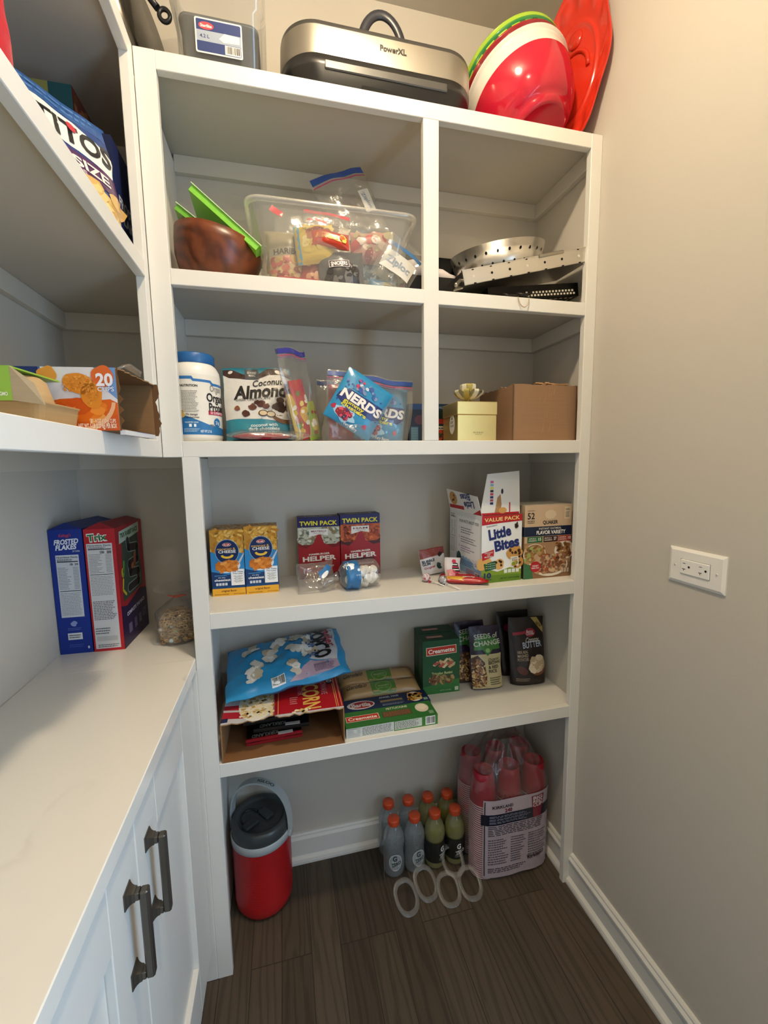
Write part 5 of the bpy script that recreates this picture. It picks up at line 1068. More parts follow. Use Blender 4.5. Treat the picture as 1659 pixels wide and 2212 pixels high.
def loft(b, secs, mat, seg=10, cap0=True, cap1=True, smooth=True):
    # secs: (cx, cy, w, d, r, z, col)
    base = len(b.v); N_ = 0; cur = '#ffffff'
    for (cx, cy, w, d, r, z, *_c) in secs:
        P_ = []
        for qx, qy, a0 in ((1, 1, 0), (-1, 1, PI/2), (-1, -1, PI), (1, -1, 1.5*PI)):
            for k in range(seg+1):
                t = a0+PI/2*k/seg; P_.append((cx+qx*(w/2-r)+r*math.cos(t), cy+qy*(d/2-r)+r*math.sin(t), z))
        N_ = len(P_); b.v += [tuple(b.M @ Vector(p)) for p in P_]
    for j in range(len(secs)-1):
        if len(secs[j]) > 6: cur = secs[j][6]
        m_ = secs[j][7] if len(secs[j]) > 7 else mat
        for k in range(N_): b.f.append(((base+j*N_+k, base+j*N_+(k+1) % N_, base+(j+1)*N_+(k+1) % N_, base+(j+1)*N_+k), m_, lin(cur), smooth))
    if cap0: b.f.append((tuple(base+k for k in range(N_))[::-1], mat, lin(secs[0][6] if len(secs[0]) > 6 else cur), False))
    if cap1: b.f.append((tuple(base+(len(secs)-1)*N_+k for k in range(N_)), mat, lin(cur), False))
b = B(); cx, cy = .378, .165
loft(b, [(cx, cy, .330, .180, .03, .0008), (cx, cy, .336, .186, .03, .006), (cx, cy, .418, .240, .035, .192)], 'clear_bin', cap1=False)
loft(b, [(cx, cy, .418, .240, .035, .186), (cx, cy, .434, .252, .038, .188), (cx, cy, .436, .254, .038, .196), (cx, cy, .430, .248, .037, .198), (cx, cy, .416, .238, .034, .196)], 'bin_rim', cap0=False, cap1=False)
clear('bin_rim', (.95, .95, .93, 1), .14, .15, .35)
tag(b.build('plastic_bin', None, (0, 0, Z2T)), 'clear plastic bin heaped with candy bags in the upper left cell', 'bin')
def inbin(name, w, h, t, x, y, z, rot, base, fn, lab, cat='candy bag', mat='film', group='candy bags in the clear bin', edge=.008, wr=.005):
    b = B(); F_, K_ = pillow(b, w, h, t, mat, base, False, int(x*900+z*77), wr, 22, edge=edge)
    if fn: fn(Art(b, F_, 'film', .0006, .010), w, h)
    return tag(b.build(name, None, (x, y, Z2T+z), rot), lab, cat, group)
def haribo(a, w, h):
    a.rect(.004, .004, w-.004, h*.62, '#b8a070', 1); a.scatter(.008, .006, w-.008, h*.5, 60, .004, .009, ['#c9a85c', '#b05048', '#d8c080', '#8c3a34', '#a88c50', '#c46a58'], 1.5, 4, 1.3, .3); a.rect(.004, h*.52, w-.004, h*.66, '#9a8f78', 2); a.text('HARIBO', w*.5, h*.59, .014, '#3a362c', 3, w*.7, 4)
inbin('candy_bag', .098, .150, .044, .215, .114, .012, (-.1, -.06, .05), '#8f8468', haribo, 'tan bag of gummy candy at the left end of the clear bin')
inbin('candy_bag', .098, .098, .040, .285, .085, .066, (-.15, -.12, -.1), '#c9a83c', lambda a, w, h: (a.rect(0, 0, w, h, '#cdb04a', .6), a.rect(0, 0, w*.14, h, '#4c9cc0', 1), a.scatter(w*.2, h*.3, w*.9, h*.95, 26, .005, .010, ['#a8643c', '#c9b050', '#8c3c28', '#d8c888', '#b08830'], 1.5, 5, 1.3, .3), a.text('WONKA', w*.55, h*.78, .013, '#8a2c1c', 3, w*.5, 4)), 'yellow and blue candy bag in the upper middle of the bin')
inbin('candy_bag', .095, .040, .026, .318, .066, .108, (-.2, .08, -.1), '#b8341c', lambda a, w, h: (a.rect(0, 0, w, h, '#b83a1e', .6), a.poly([(w*.1, h*.4), (w*.9, h*.25), (w*.95, h*.6), (w*.15, h*.7)], '#d89a38', 1), a.scatter(w*.2, h*.3, w*.9, h*.6, 10, .003, .006, ['#e8c860', '#c86020'], 2, 3)), 'orange red candy bar lying across the middle of the bin')
inbin('candy_bag', .118, .098, .050, .338, .082, .006, (-.08, -.06, .0), '#4a4847', lambda a, w, h: (a.rect(.002, .002, w-.002, h-.002, '#474544', .6), a.rect(w*.22, h*.50, w*.66, h*.68, '#c8c0c0', 4), a.rect(w*.235, h*.515, w*.645, h*.665, '#3c2c34', 4.5), a.text('SNICKERS', w*.44, h*.59, .009, '#e8e2e2', 5, w*.36, 4), a.scatter(w*.1, h*.05, w*.9, h*.6, 14, .003, .010, ['#2c2a2a', '#6c6a68', '#8c8a88', '#3a3837'], 1, 6, 2.2, .3)), 'charcoal bag of chocolate bars at the bottom middle of the bin')
inbin('candy_bag', .070, .070, .034, .286, .104, .034, (-.1, .3, 0), '#9c2a24', lambda a, w, h: a.scatter(.004, .004, w-.004, h-.004, 16, .004, .009, ['#b8382c', '#d8a078', '#8c1c1c', '#c9b09c'], 1, 6, 1.6), 'crumpled red candy wrapper left of the charcoal bag')
crt('candy_box', .112, .024, .026, (.236, .0755, Z2T+.0075), 2.0, '#b01c2c', {'front': lambda a, W, H: (a.rect(0, 0, W, H, '#b8202e', 1), a.rect(W*.1, H*.62, W*.85, H*.74, '#3c1418', 2), a.text('SWEETHEARTS', W*.5, H*.45, .005, '#e8c8c0', 2, W*.3, 2), a.ell(W*.5, H*.2, W*.1, H*.12, '#d8a83c', 2))}, 'flat bright red candy box on the bottom of the bin at the left', 'candy box')
inbin('candy_bag', .074, .050, .026, .470, .090, .004, (-.1, .05, 0), '#6c9ac0', lambda a, w, h: (a.rect(0, 0, w, h, '#6a98bc', .6), a.rect(w*.45, 0, w, h*.8, '#c9c4a0', 1), a.rect(w*.5, 0, w, h*.6, '#5c3426', 1.5), a.rect(w*.66, 0, w*.8, h*.4, '#cfc8b8', 2)), 'blue and brown candy wrapper at the bottom right of the bin')
inbin('candy_bag', .115, .080, .040, .430, .110, .095, (-.1, -.05, 0), '#b88c80', lambda a, w, h: (a.scatter(.004, .004, w-.004, h-.004, 34, .005, .012, ['#b8403c', '#d8c0b0', '#c8887c', '#a8a078', '#8c3430', '#d8d0c4'], 1, 6, 1.4, .3)), 'pink and red candy bag at the upper right of the bin')
inbin('candy_bag', .080, .070, .030, .495, .120, .060, (-.1, .05, 0), '#5c6258', lambda a, w, h: (a.scatter(.004, .004, w-.004, h-.004, 26, .005, .012, ['#3c4440', '#8c8c78', '#4a4438', '#a8a894'], 1, 9, 1.4, .3)), 'olive candy bag behind the zip label at the right of the bin')
R = random.Random(77)
FILL = [('#c9b89a', ['#b8a27a', '#d8ccb4', '#a8503c', '#c8b070']), ('#b8483c', ['#d8a088', '#a03028', '#e0c8b0']), ('#9a9488', ['#bcb4a4', '#7c7468', '#c9c2b4']), ('#c8a24a', ['#d8b868', '#a85c30', '#8c3a28']), ('#7c8c94', ['#a8b4b8', '#5c6c78', '#c8c8c0']), ('#8c5c4c', ['#a87864', '#6c4034', '#c8a890'])]
names_ = ['tan candy bag wedged at the left behind the gummy bag', 'red and cream candy bag behind the yellow candy bag', 'grey white candy bag behind the charcoal chocolate bag', 'golden candy bag at the back middle of the bin', 'blue grey candy bag at the back right of the bin', 'brown candy bag at the far right end of the bin']
for k, (x, z) in enumerate(((.205, .06), (.275, .025), (.345, .075), (.39, .05), (.435, .03), (.480, .045))):
    cb_, pal = FILL[k]
    inbin('candy_bag', .105, .105, .045, x, .135+.012*(k % 2), z, (-.12, R.uniform(-.3, .3), R.uniform(-.15, .15)), cb_, (lambda pal, k: lambda a, w, h: a.scatter(.006, .006, w-.006, h-.006, 40, .006, .013, pal, 1, k, 1.5, .3))(pal, k), names_[k], wr=.010, edge=.014)
def ziplabel(a, w, h):
    a.poly([(w*.05, h*.72), (w*.95, h*.72), (w*.98, h*.80), (w*.02, h*.80)], '#3c6ca0', 1); a.poly([(w*.1, h*.22), (w*.9, h*.22), (w*.9, h*.62), (w*.1, h*.62)], '#c9c8c4', 1); a.text('Ziploc', w*.5, h*.43, .018, '#8c98a4', 2, w*.66, 4)
inbin('zip_bag', .110, .125, .020, .468, .066, .060, (-.1, .52, -.04), '#ffffff', ziplabel, 'clear zip bag with white printed panel slanting at the right of the bin', 'zip bag', 'clear_film', 'zip bags in the clear bin')
def redzip(a, w, h): a.rect(.002, h-.012, w-.002, h-.001, '#c82038', 1); a.text('PACKED', w*.55, h*.72, .010, '#a8a49c', 2, w*.4, 2)
inbin('zip_bag', .170, .190, .030, .225, .125, .035, (-.05, .02, 0), '#ffffff', lambda a, w, h: (a.poly([(-.012, h-.01), (.02, h-.028), (.024, h-.014), (-.004, h+.004)], '#d02038', 1), a.rect(w*.5, h*.83, w*.8, h*.86, '#b83848', 1), a.scatter(w*.1, h*.1, w*.9, h*.6, 30, .006, .012, ['#b8a484', '#a84a40', '#c9bca0', '#8c7c60'], .7, 4, 1.4)), 'large clear zip bag with red slider in the left half of the bin', 'zip bag', 'clear_film', 'zip bags in the clear bin')
inbin('zip_bag', .125, .110, .026, .300, .140, .125, (-.05, .06, 0), '#ffffff', redzip, 'clear zip bag with red strip poking up in the middle of the bin', 'zip bag', 'clear_film', 'zip bags in the clear bin')
inbin('zip_bag', .160, .185, .034, .400, .150, .150, (-.12, -.42, .10), '#ffffff', lambda a, w, h: (a.rect(.002, h-.022, w-.002, h-.004, '#2a4a90', 1), a.rect(.002, h-.030, w-.002, h-.027, '#a83060', 1), a.rect(w*.7, h*.3, w*.9, h*.62, '#c9c7c0', 1), a.text('Ziploc', w*.8, h*.46, .010, '#8c98a4', 2, .045, 3, -1.3)), 'tall clear zip bag with blue zip sticking up above the bin', 'zip bag', 'clear_film', 'zip bags in the clear bin')

# ================================================================== second row, behind and right of the divider
b = B(); loft(b, [(.665, .215, .200, .120, .02, 0, '#100f10'), (.665, .215, .206, .126, .022, .05), (.665, .215, .204, .124, .02, .092), (.665, .215, .196, .116, .02, .100)], 'matte')
b.box(.57, .262, .09, .80, .272, .205, 'matte', '#121112', .003)
tag(b.build('griddle_bag', None, (0, 0, Z2T)), 'black fabric case behind the divider post with raised back flap', 'case')
b = B(); b.tube([(.575+.028*i, .205+.004*math.sin(i*2.1), .126+.010*math.sin(i*.8)) for i in range(8)], .026, 16, 'matte', '#d8cfcf', rs=[.012, .023, .026, .024, .020, .022, .015, .008])
tag(b.build('rolled_cloth', None, (0, 0, Z2T)), 'white rolled cloth lying along the black fabric case', 'cloth')
col_ = empty('strainer_basket', (.888, .172, Z2T+.110), 0, 'round perforated steel basket tilted at the back of the upper right cell', 'basket', rot=(math.radians(8), math.radians(-9), 0))
b = B(); b.lathe([(.0005, .001), (.112, .001), (.116, .004), (.138, .076), (.1365, .0755), (.1145, .005), (.0005, .003)], 72, 'metal', '#dedad2')
cone = lambda u, v, e: (lambda k: ((.116+.022*k+e)*math.cos(u), (.116+.022*k+e)*math.sin(u), .004+.072*k))(v)
a = Art(b, cone, 'matte', .0004)
for r_ in (.3, .68):
    for i in range(26): u = 2*PI*(i+(.5 if r_ > .5 else 0))/26; a.poly([(u+.026*math.cos(t), r_+.055*math.sin(t)) for t in [2*PI*k/12 for k in range(12)]], '#0c0b0a', 1)
b.build('basket', col_)
b = B(); b.M = Matrix.Translation((-.145, -.098, .004)) @ Matrix.Rotation(.62, 4, 'Z') @ Matrix.Rotation(-.5, 4, 'Y')
b.box(-.050, -.014, 0, .0, .018, .003, 'metal', '#b8b2a6', .0008); b.box(-.072, -.012, -.010, -.048, .016, -.006, 'metal', '#a8a296', .0008)
for x, y in ((-.042, -.006), (-.042, .010), (-.020, -.006), (-.020, .010)): b.ball((x, y, .0035), .0035, 'metal', '#c8c2b6', 6, (1, 1, .5))
b.box(-.085, -.010, .006, -.040, .0, .012, 'metal', '#b8b2a6', .0012); b.ball((-.085, -.005, .009), .006, 'metal', '#a8a296', 6)
b.build('folding_bracket', col_)
gp = empty('grill_pan', (.713, .022, Z2T+.026), 0, 'rectangular perforated steel grill pan lying tilted at the front of the right cell', 'grill pan', rot=(math.radians(3), math.radians(-13.5), math.radians(-2)))
b = B(); L_, D_, H_ = .378, .150, .036; t = .0015
b.box(0, 0, 0, L_, D_, t, 'metal', '#dad6ce')
for q in ((0, 0, 0, L_, t, H_), (0, D_-t, 0, L_, D_, H_), (0, 0, 0, t, D_, H_), (L_-t, 0, 0, L_, D_, H_)): b.box(*q, 'metal', '#dad6ce')
b.box(-.001, -.001, H_, L_*.6, .004, H_+.002, 'metal', '#dad6ce'); b.box(L_*.60, -.004, H_-.004, L_*.80, .012, H_+.004, 'metal', '#a8a49a', .001); b.box(L_*.8, -.001, H_, L_, .006, H_+.002, 'metal', '#dad6ce')
a = Art(b, lambda u, v, e: (u, -e, v), 'matte', .0004)
for i in range(7):
    x = L_*(.08+.14*i); a.ell(x, H_*.52, .0033, .0033, '#14110f' if i % 3 else '#e0d8c8', 1)
    a.rect(x-.003, H_*.93, x+.003, H_, '#14110f', 1); a.rect(x-.003, 0, x+.004, .003, '#14110f', 1)
b.build('pan', gp)
bt = empty('perforated_tray', (.795, .045, Z2T+.0005), 0, 'black perforated grill tray under the raised end of the steel pan', 'tray', rot=(0, math.radians(-7), 0))
b = B(); tw, td = .285, .20
b.box(0, 0, 0, tw, td, .002, 'dark_metal', '#15140f')
for q in ((0, 0, .002, tw, .002, .036), (0, td-.002, .002, tw, td, .036), (0, .002, .002, .002, td-.002, .036), (tw-.002, .002, .002, tw, td-.002, .036)): b.box(*q, 'dark_metal', '#1b1a17')
a = Art(b, lambda u, v, e: (u, v, -e), 'matte', .0004)
for i in range(16):
    for j in range(10): a.ell(.02+.0165*i, .012+.0195*j, .0055, .0042, '#8c857a', 1, .4, 10)
a = Art(b, lambda u, v, e: (u, -e, v), 'matte', .0004)
for i in range(15): a.rect(.12+.0105*i, .006, .126+.0105*i, .011, '#c8c0b0', 1); a.rect(.115+.0105*i, .014, .121+.0105*i, .019, '#c8c0b0', 1)
b.build('tray', bt)
b = B(); b.tube([(.035, -.018, .01), (.05, -.022, .004), (.07, -.022, .003), (.085, -.018, .01)], .004, 8, 'dark_metal', '#2c2826'); b.tube([(.075, -.018, .01), (.09, -.024, .004), (.108, -.022, .004), (.118, -.016, .012)], .004, 8, 'dark_metal', '#2c2826'); b.build('handle', bt)
b = B(); b.tube([(.872+.016*math.cos(t), -.0032-.004*abs(math.sin(t)), 1.822+.026*math.sin(t)) for t in [PI+PI*i/16 for i in range(17)]], .0011, 6, 'matte', '#b59c82')
tag(b.build('twine_loop'), 'thin tan twine loop hanging over the front of the upper right shelf', 'string')

# ================================================================== on top of the shelving
sk = empty('electric_skillet', (.507, .155, ZT), 0, 'brushed steel electric griddle with black base and arched lid handle on top of the shelving', 'electric griddle')
W_, D_ = .492, .262
b = B(); loft(b, [(0, 0, W_*.84, D_*.84, .06, .0005, '#0e0e0f'), (0, 0, W_*.90, D_*.90, .075, .022), (0, 0, W_*.985, D_*.985, .085, .058, '#242322'), (0, 0, W_, D_, .088, .078)], 'plastic', 14)
b.box(-W_*.30, -D_/2+.0005, .050, W_*.32, -D_/2+.03, .069, 'plastic', '#4a4845', .002); b.box(-W_*.12, -D_/2+.004, .006, W_*.12, -D_/2+.03, .030, 'matte', '#080808')
b.build('base', sk)
b = B(); b.M = Matrix.Translation((0, 0, .020)); loft(b, [(0, 0, W_, D_, .088, .0582, '#aaa498'), (0, 0, W_*1.002, D_*1.003, .089, .062), (0, 0, W_*.998, D_*.995, .087, .118, '#3c3a38', 'plastic'), (0, 0, W_*.990, D_*.985, .085, .1275, '#d8d2c4'), (0, 0, W_*.965, D_*.955, .083, .130, '#d8d2c4'), (0, 0, W_*.93, D_*.91, .080, .1345, '#8a8780'), (0, 0, W_*.86, D_*.80, .07, .139)], 'brushed', 14, cap0=False)
a = Art(b, lambda u, v, e: (u, -D_*.5015-e, v), 'plastic', .0004); a.text('PowerXL', .018, .096, .0125, '#2a2724', 1, .066, 4)
b.build('lid', sk)
b = B(); b.tube([(.055*math.cos(t)+.005, -.075, .150+.088*math.sin(t)) for t in [PI*i/20 for i in range(21)]], .0065, 12, 'plastic', '#2b2c34', flat=1.7); b.build('handle', sk)

def bowl3(name, R0, R1, dep, loc, cols, lab, foot=True, rim=.006, grp='nested plastic bowls'):
    b = B(); pr = []
    if foot: pr = [(.0005, .004, cols[0]), (R0*.80, .004), (R0*.84, .0005), (R0*.92, .0005), (R0*.96, .010), (R0, .013)]
    else: pr = [(.0005, .012, cols[0]), (R0*.9, .012)]
    n = 14
    for i in range(n+1):
        t = i/n; r_ = R0+(R1-R0)*(math.sin(t*PI/2)**.75)*.97+.03*(R1-R0)*t; z = .015+dep*(t**1.35)
        pr.append((r_, z, cols[0] if t < cols[2] else cols[1]))
    zt_ = .015+dep
    pr += [(R1+rim, zt_+.001, cols[3]), (R1+rim, zt_+.005), (R1, zt_+.006), (R1-.004, zt_+.002, cols[1])]
    for i in range(n, -1, -1):
        t = i/n; pr.append((max(.0005, R0+(R1-R0)*(math.sin(t*PI/2)**.75)*.97+.03*(R1-R0)*t-.003), .018+dep*(t**1.35)))
    pr.append((.0005, .018)); b.lathe(pr, 72, 'gloss', cols[0]); return b
ax = Vector((-.20, .42, .88)).normalized(); q_ = Vector((0, 0, 1)).rotation_difference(ax).to_euler()
base_ = Vector((.948, .072, ZT+.026))
specs = [('mixing_bowl', .086, .146, .142, 0, ('#c01c34', '#e6e0d4', .74, '#ece6da'), 'red bowl with white upper band, outermost of the tilted stack'),
         ('mixing_bowl', .082, .144, .138, .024, ('#8c1822', '#8c1822', .8, '#a01c28'), 'dark red bowl of which only the rim shows between white and green'),
         ('mixing_bowl', .080, .144, .136, .042, ('#1f6a34', '#2a7a3a', .8, '#3c8a3c'), 'dark green bowl nested inside the dark red one'),
         ('mixing_bowl', .078, .145, .134, .056, ('#a8c83c', '#a8c83c', .8, '#9cbc34'), 'lime green bowl, innermost and topmost of the tilted stack')]
for nm, r0, r1, dp, up_, cl, lab in specs:
    b = bowl3(nm, r0, r1, dp, None, cl, lab, foot=up_ == 0)
    if 'lime' in lab:
        for k in range(26): b.M = Matrix.Rotation(2*PI*k/26+.1, 4, 'Z'); b.box(.1450, -.006, .128, .1475, .006, .135, 'gloss', '#1f5a2c')
        b.M = Matrix.Identity(4)
    tag(b.build(nm, None, tuple(base_+ax*up_), q_), lab, 'bowl', 'nested plastic mixing bowls')
b = B(); PW_, PH_ = .245, .400
def plat(u, v, side=0):
    # u angle 0..1, v radius 0..1
    a_ = 2*PI*u; rs = v
    sc = 1+.030*math.cos(a_*7)*max(0, v-.8)*5
    x = PW_/2*rs*sc*math.cos(a_); z = PH_/2*rs*sc*math.sin(a_)
    hgt = .020*max(0, (v-.62)/.38)**1.2 if v > .62 else 0
    hgt += .006*math.exp(-((v-.60)/.03)**2)+(.004*math.sin(a_*14)*math.exp(-((v-.85)/.08)**2)) + .003*math.exp(-((v-.97)/.02)**2)
    return (x, -hgt-(.003 if side == 0 else 0), z)
b.grid(lambda u, v: plat(u, max(.001, v)), 112, 40, 'gloss', '#cf3420', True, True); b.grid(lambda u, v: plat(-u, max(.001, v), 1), 112, 40, 'gloss', '#cf3420', True, True)
b.grid(lambda u, v: (lambda p, q: tuple(Vector(p)*(1-v)+Vector(q)*v))(plat(u, 1, 0), plat(u, 1, 1)), 112, 1, 'gloss', '#cf3420', True, True)
b.ball((0, -.004, .085), .022, 'gloss', '#c8301c', 12, (1, .4, 1)); b.tube([(.05*math.cos(t), -.004, .0+.055*math.sin(t)) for t in [PI*i/14 for i in range(15)]], .006, 8, 'gloss', '#c8301c')
tag(b.build('serving_platter', None, (1.062, .085, ZT+.1985), (0, math.radians(6), math.radians(-72))), 'glossy red oval serving platter leaning against the right wall', 'platter')

tub = empty('storage_tub', (.126, .140, ZT), 0, 'clear lidded food storage tub with blue label on top of the shelving', 'storage tub')
b = B(); loft(b, [(0, 0, .170, .170, .022, .0006), (0, 0, .178, .178, .024, .006), (0, 0, .186, .188, .026, .150), (0, 0, .204, .204, .028, .152), (0, 0, .208, .208, .028, .290)], 'clear_tub', cap1=False); b.build('tub_body', tub)
b = B(); fs = lambda u, v, e: (u, -.0898-.024*v/.6-e, v); a = Art(b, fs, 'paper', .0004)
def rrect(u0, v0, u1, v1, r, n=5):
    P_ = []
    for cx_, cy_, a0 in ((u1-r, v1-r, 0), (u0+r, v1-r, PI/2), (u0+r, v0+r, PI), (u1-r, v0+r, 1.5*PI)): P_ += [(cx_+r*math.cos(a0+PI/2*k/n), cy_+r*math.sin(a0+PI/2*k/n)) for k in range(n+1)]
    return P_
b.M = Matrix.Identity(4)
a.poly(rrect(-.050, .050, .050, .118, .004), '#e2e0dc', 1); a.poly(rrect(-.047, .053, .047, .115, .003), '#2b3a6c', 1.5); a.rect(-.047, .073, .047, .094, '#9aa4b4', 2); a.ell(-.026, .103, .016, .0075, '#c04850', 2.5); a.text('Sterilite', -.026, .103, .006, '#f0e8e8', 3, .024, 3); a.poly([(-.0, .082), (.012, .094), (.044, .092), (.044, .078), (.010, .076)], '#dcdcd8', 3); a.text('4.2 L', -.03, .083, .007, '#2b3a6c', 3, .02, 2); a.bars(.012, .054, .046, .072, L=2.5)
b.build('printed_label', tub)
b = B(); loft(b, [(.126, .140, .150, .150, .022, .004, '#5c5e5e'), (.126, .140, .160, .160, .022, .010), (.126, .140, .166, .166, .022, .118), (.126, .140, .174, .172, .022, .122, '#6c6e6e'), (.126, .140, .174, .172, .022, .128), (.126, .140, .162, .160, .020, .128)], 'plastic')
tag(b.build('grey_container', None, (0, 0, ZT+.003)), 'dark grey plastic container nested inside the clear tub', 'container')
pot = empty('saucepan', (-.118, .165, ZT+.131), 0, 'steel saucepan lying on its side at the left end of the top', 'pan', rot=(0, math.radians(82), math.radians(-14)))
b = B(); b.lathe([(.0005, .080), (.105, .080), (.122, .072), (.129, .050), (.130, 0), (.133, -.002), (.131, -.004), (.127, .0), (.125, .05), (.118, .068), (.0005, .074)], 72, 'metal', '#5a5650'); b.build('pan_body', pot)
bpy.context.view_layer.update(); b = B(); b.M = (Matrix.Translation(pot.location) @ pot.rotation_euler.to_matrix().to_4x4()).inverted()
b.tube([(-.075, .115, 2.470), (-.035, .10, 2.450), (-.022, .10, 2.436), (-.008, .10, 2.420)], .006, 10, 'plastic', '#17161a', rs=[.005, .006, .007, .0075]); b.tube([(.006+.0115*math.cos(t), .10, 2.408+.013*math.sin(t)) for t in [2*PI*i/18 for i in range(18)]], .0048, 8, 'plastic', '#17161a', closed=True)
b.M = b.M @ Matrix.Identity(4); b.build('handle', pot)

# ================================================================== left unit: middle shelf
mand = empty('fruit_cup_box', (-.0175, -.334, Z3T), 0, 'mandarin orange fruit cup carton with torn open end', 'food box', rot=(0, 0, math.radians(-5)))
L_, D_, H_ = .300, .142, .094; t = .0018
b = B()
for q in ((-L_, 0, 0, 0, t, H_), (-L_, D_-t, 0, 0, D_, H_), (-L_, 0, 0, 0, D_, t), (-L_, 0, 0, -L_+t, D_, H_)): b.box(*q, 'cardboard', '#8c6a46')
top = [(-L_, 0), (-.0, 0)]+[(.004+.006*noise.noise(Vector((i*.9, 4, 1))), D_*i/16) for i in range(1, 17)]+[(-L_, D_)]
b.prism(top, H_-t, H_, 'cardboard', '#8c6a46')
for y in (t, D_-.003):
    e = [(.003+.007*noise.noise(Vector((i*1.1, y*90, 6))), H_*i/12) for i in range(13)]
    b.prism([(-.02, 0)]+e+[(-.02, H_)], y-.0005, y+.001, 'cardboard', '#6c4c30', 'y') if y < .01 else b.prism([(-.02, 0)]+[(p[0]+.006, p[1]) for p in e]+[(-.02, H_)], D_-.0005, D_+.0012, 'cardboard', '#6c4c30', 'y')
b.box(-.002, .004, -.006, .006, .125, .001, 'paper', '#d4d2d4'); b.box(.0, .05, .0012, .0064, .10, .0016, 'paper', '#3a4680')
a = Art(b, lambda u, v, e: (u, -e, v), 'paper', .0003)
a.rect(-L_, 0, 0, H_, '#1c2f6e', 1); a.rect(-.104, 0, 0, H_, '#d9d6da', 2); a.rect(-.106, 0, -.103, H_, '#4a68a8', 2.2); a.poly([(-.03, H_), (0, H_), (0, H_*.5), (-.012, H_*.62)], '#6c94c8', 2.3)
a.poly([(-.103, 0), (-.0, 0), (-.0, H_*.44), (-.010, H_*.50), (-.03, H_*.48), (-.05, H_*.52), (-.08, H_*.50), (-.103, H_*.44)], '#d4601c', 3)
R = random.Random(6)
for i in range(26): a.ell(R.uniform(-.096, -.012), H_*R.uniform(.18, .44), R.uniform(.010, .020), R.uniform(.006, .009), R.choice(['#e07a24', '#d8661a', '#e88c34', '#cc5418', '#e69a48']), 3.5+i*.05, R.uniform(-.3, .6), 14, .15, i)
Pn = []
for i in range(15): tt = -2.5+2.4*i/14; Pn.append((-.062+.060*math.cos(tt), H_*.50+.052*math.sin(tt)))
for i in range(14, -1, -1): tt = -2.5+2.4*i/14; Pn.append((-.062+.0545*math.cos(tt), H_*.50+.044*math.sin(tt)))
a.poly(Pn, '#e6b088', 5)
a.poly([(-.103, .0), (0, 0), (0, H_*.26), (-.03, H_*.12), (-.07, H_*.02)], '#cc5620', 4.8)
for cx_, cy_, rx_, ry_, ro in ((-.052, H_*.74, .022, .015, -.3), (-.035, H_*.56, .015, .020, .2)): a.ell(cx_, cy_, rx_, ry_, '#dc8a2c', 6, ro, 22, .08, 3)
a.scatter(-.072, H_*.62, -.034, H_*.86, 70, .0007, .0013, ['#e8a044', '#d08028', '#e29038'], 6.5, 3, 2.2); a.scatter(-.044, H_*.42, -.026, H_*.7, 50, .0007, .0013, ['#e8a044', '#d08028', '#e29038'], 6.5, 5, 2.2)
a.ell(-.094, H_*.88, .014, .012, '#d8923c', 5.5, 0, 18, .1, 2); a.ell(-.018, H_*.86, .016, .016, '#d8662c', 5.5, 0, 18, .05, 2)
a.text('20', -.0155, H_*.81, .018, '#eceaf0', 8, .024, 5); a.text('CUPS', -.0145, H_*.66, .0068, '#e4e2ee', 8, .023, 2)
a.text('20 - 4 OZ (113 g) CUPS', -.004, H_*.155, .006, '#efdcc4', 8, .036, 3, 0, 'R'); a.text('NET WT. 5 LB (2.27 kg) PER BOX', -.003, H_*.075, .0068, '#efdcc4', 8, .054, 4, 0, 'R')
b.build('carton', mand)
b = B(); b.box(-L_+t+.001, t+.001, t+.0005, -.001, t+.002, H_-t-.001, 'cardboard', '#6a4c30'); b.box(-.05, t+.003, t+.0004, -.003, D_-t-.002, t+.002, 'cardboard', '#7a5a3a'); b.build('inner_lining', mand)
b = B(); b.tube([(-.01, .02, H_+.0008), (.0, .04, H_+.012), (.008, .06, H_+.006), (.004, .08, H_+.002)], .004, 6, 'clear_film', '#ffffff', flat=.2, rs=[.003, .012, .008, .002]); b.build('torn_film', mand)
mott = empty('fruit_pouch_tray', (-.066, -.440, Z3T), 0, 'tan cardboard tray of applesauce with green sleeve at the left edge', 'food box', rot=(0, 0, math.radians(-5)))
b = B(); loft(b, [(-.11, .050, .196, .090, .01, 0, '#a88a60'), (-.11, .050, .206, .096, .012, .026), (-.11, .050, .210, .098, .012, .028), (-.11, .050, .210, .098, .012, .0295)], 'cardboard', 4, smooth=False)
for k in range(2): b.lathe([(.044, .044), (.046, .050), (.040, .078), (.034, .084), (.0005, .086)], 28, 'cardboard', '#b0946a') if False else None
for cx_ in (-.16, -.065): b.M = Matrix.Translation((cx_, .050, 0)); b.lathe([(.044, .029), (.043, .036), (.036, .062), (.030, .067), (.0005, .068)], 28, 'cardboard', '#b0946a')
b.M = Matrix.Identity(4); b.build('tray', mott)
b = B(); prof = [(-.225, -.002), (-.225, .0), ]
for q in ((-.222, -.004, .029, -.034, -.002, .071), (-.222, -.004, .0695, -.034, .100, .0715)): b.box(*q, 'paper', '#8db43c')
a = Art(b, lambda u, v, e: (u, -.004-e, v), 'paper', .0003); a.rect(-.222, .029, -.034, .071, '#8fb848', 1); a.ell(-.060, .052, .010, .009, '#5c8c34', 2); a.ell(-.057, .055, .006, .005, '#b8d080', 3); a.ell(-.074, .042, .011, .010, '#a82030', 3); a.text('NON GMO', -.048, .037, .0045, '#eef2e4', 4, .020, 3)
a.text('Applesauce', -.16, .052, .016, '#eef2e4', 3, .08, 3)
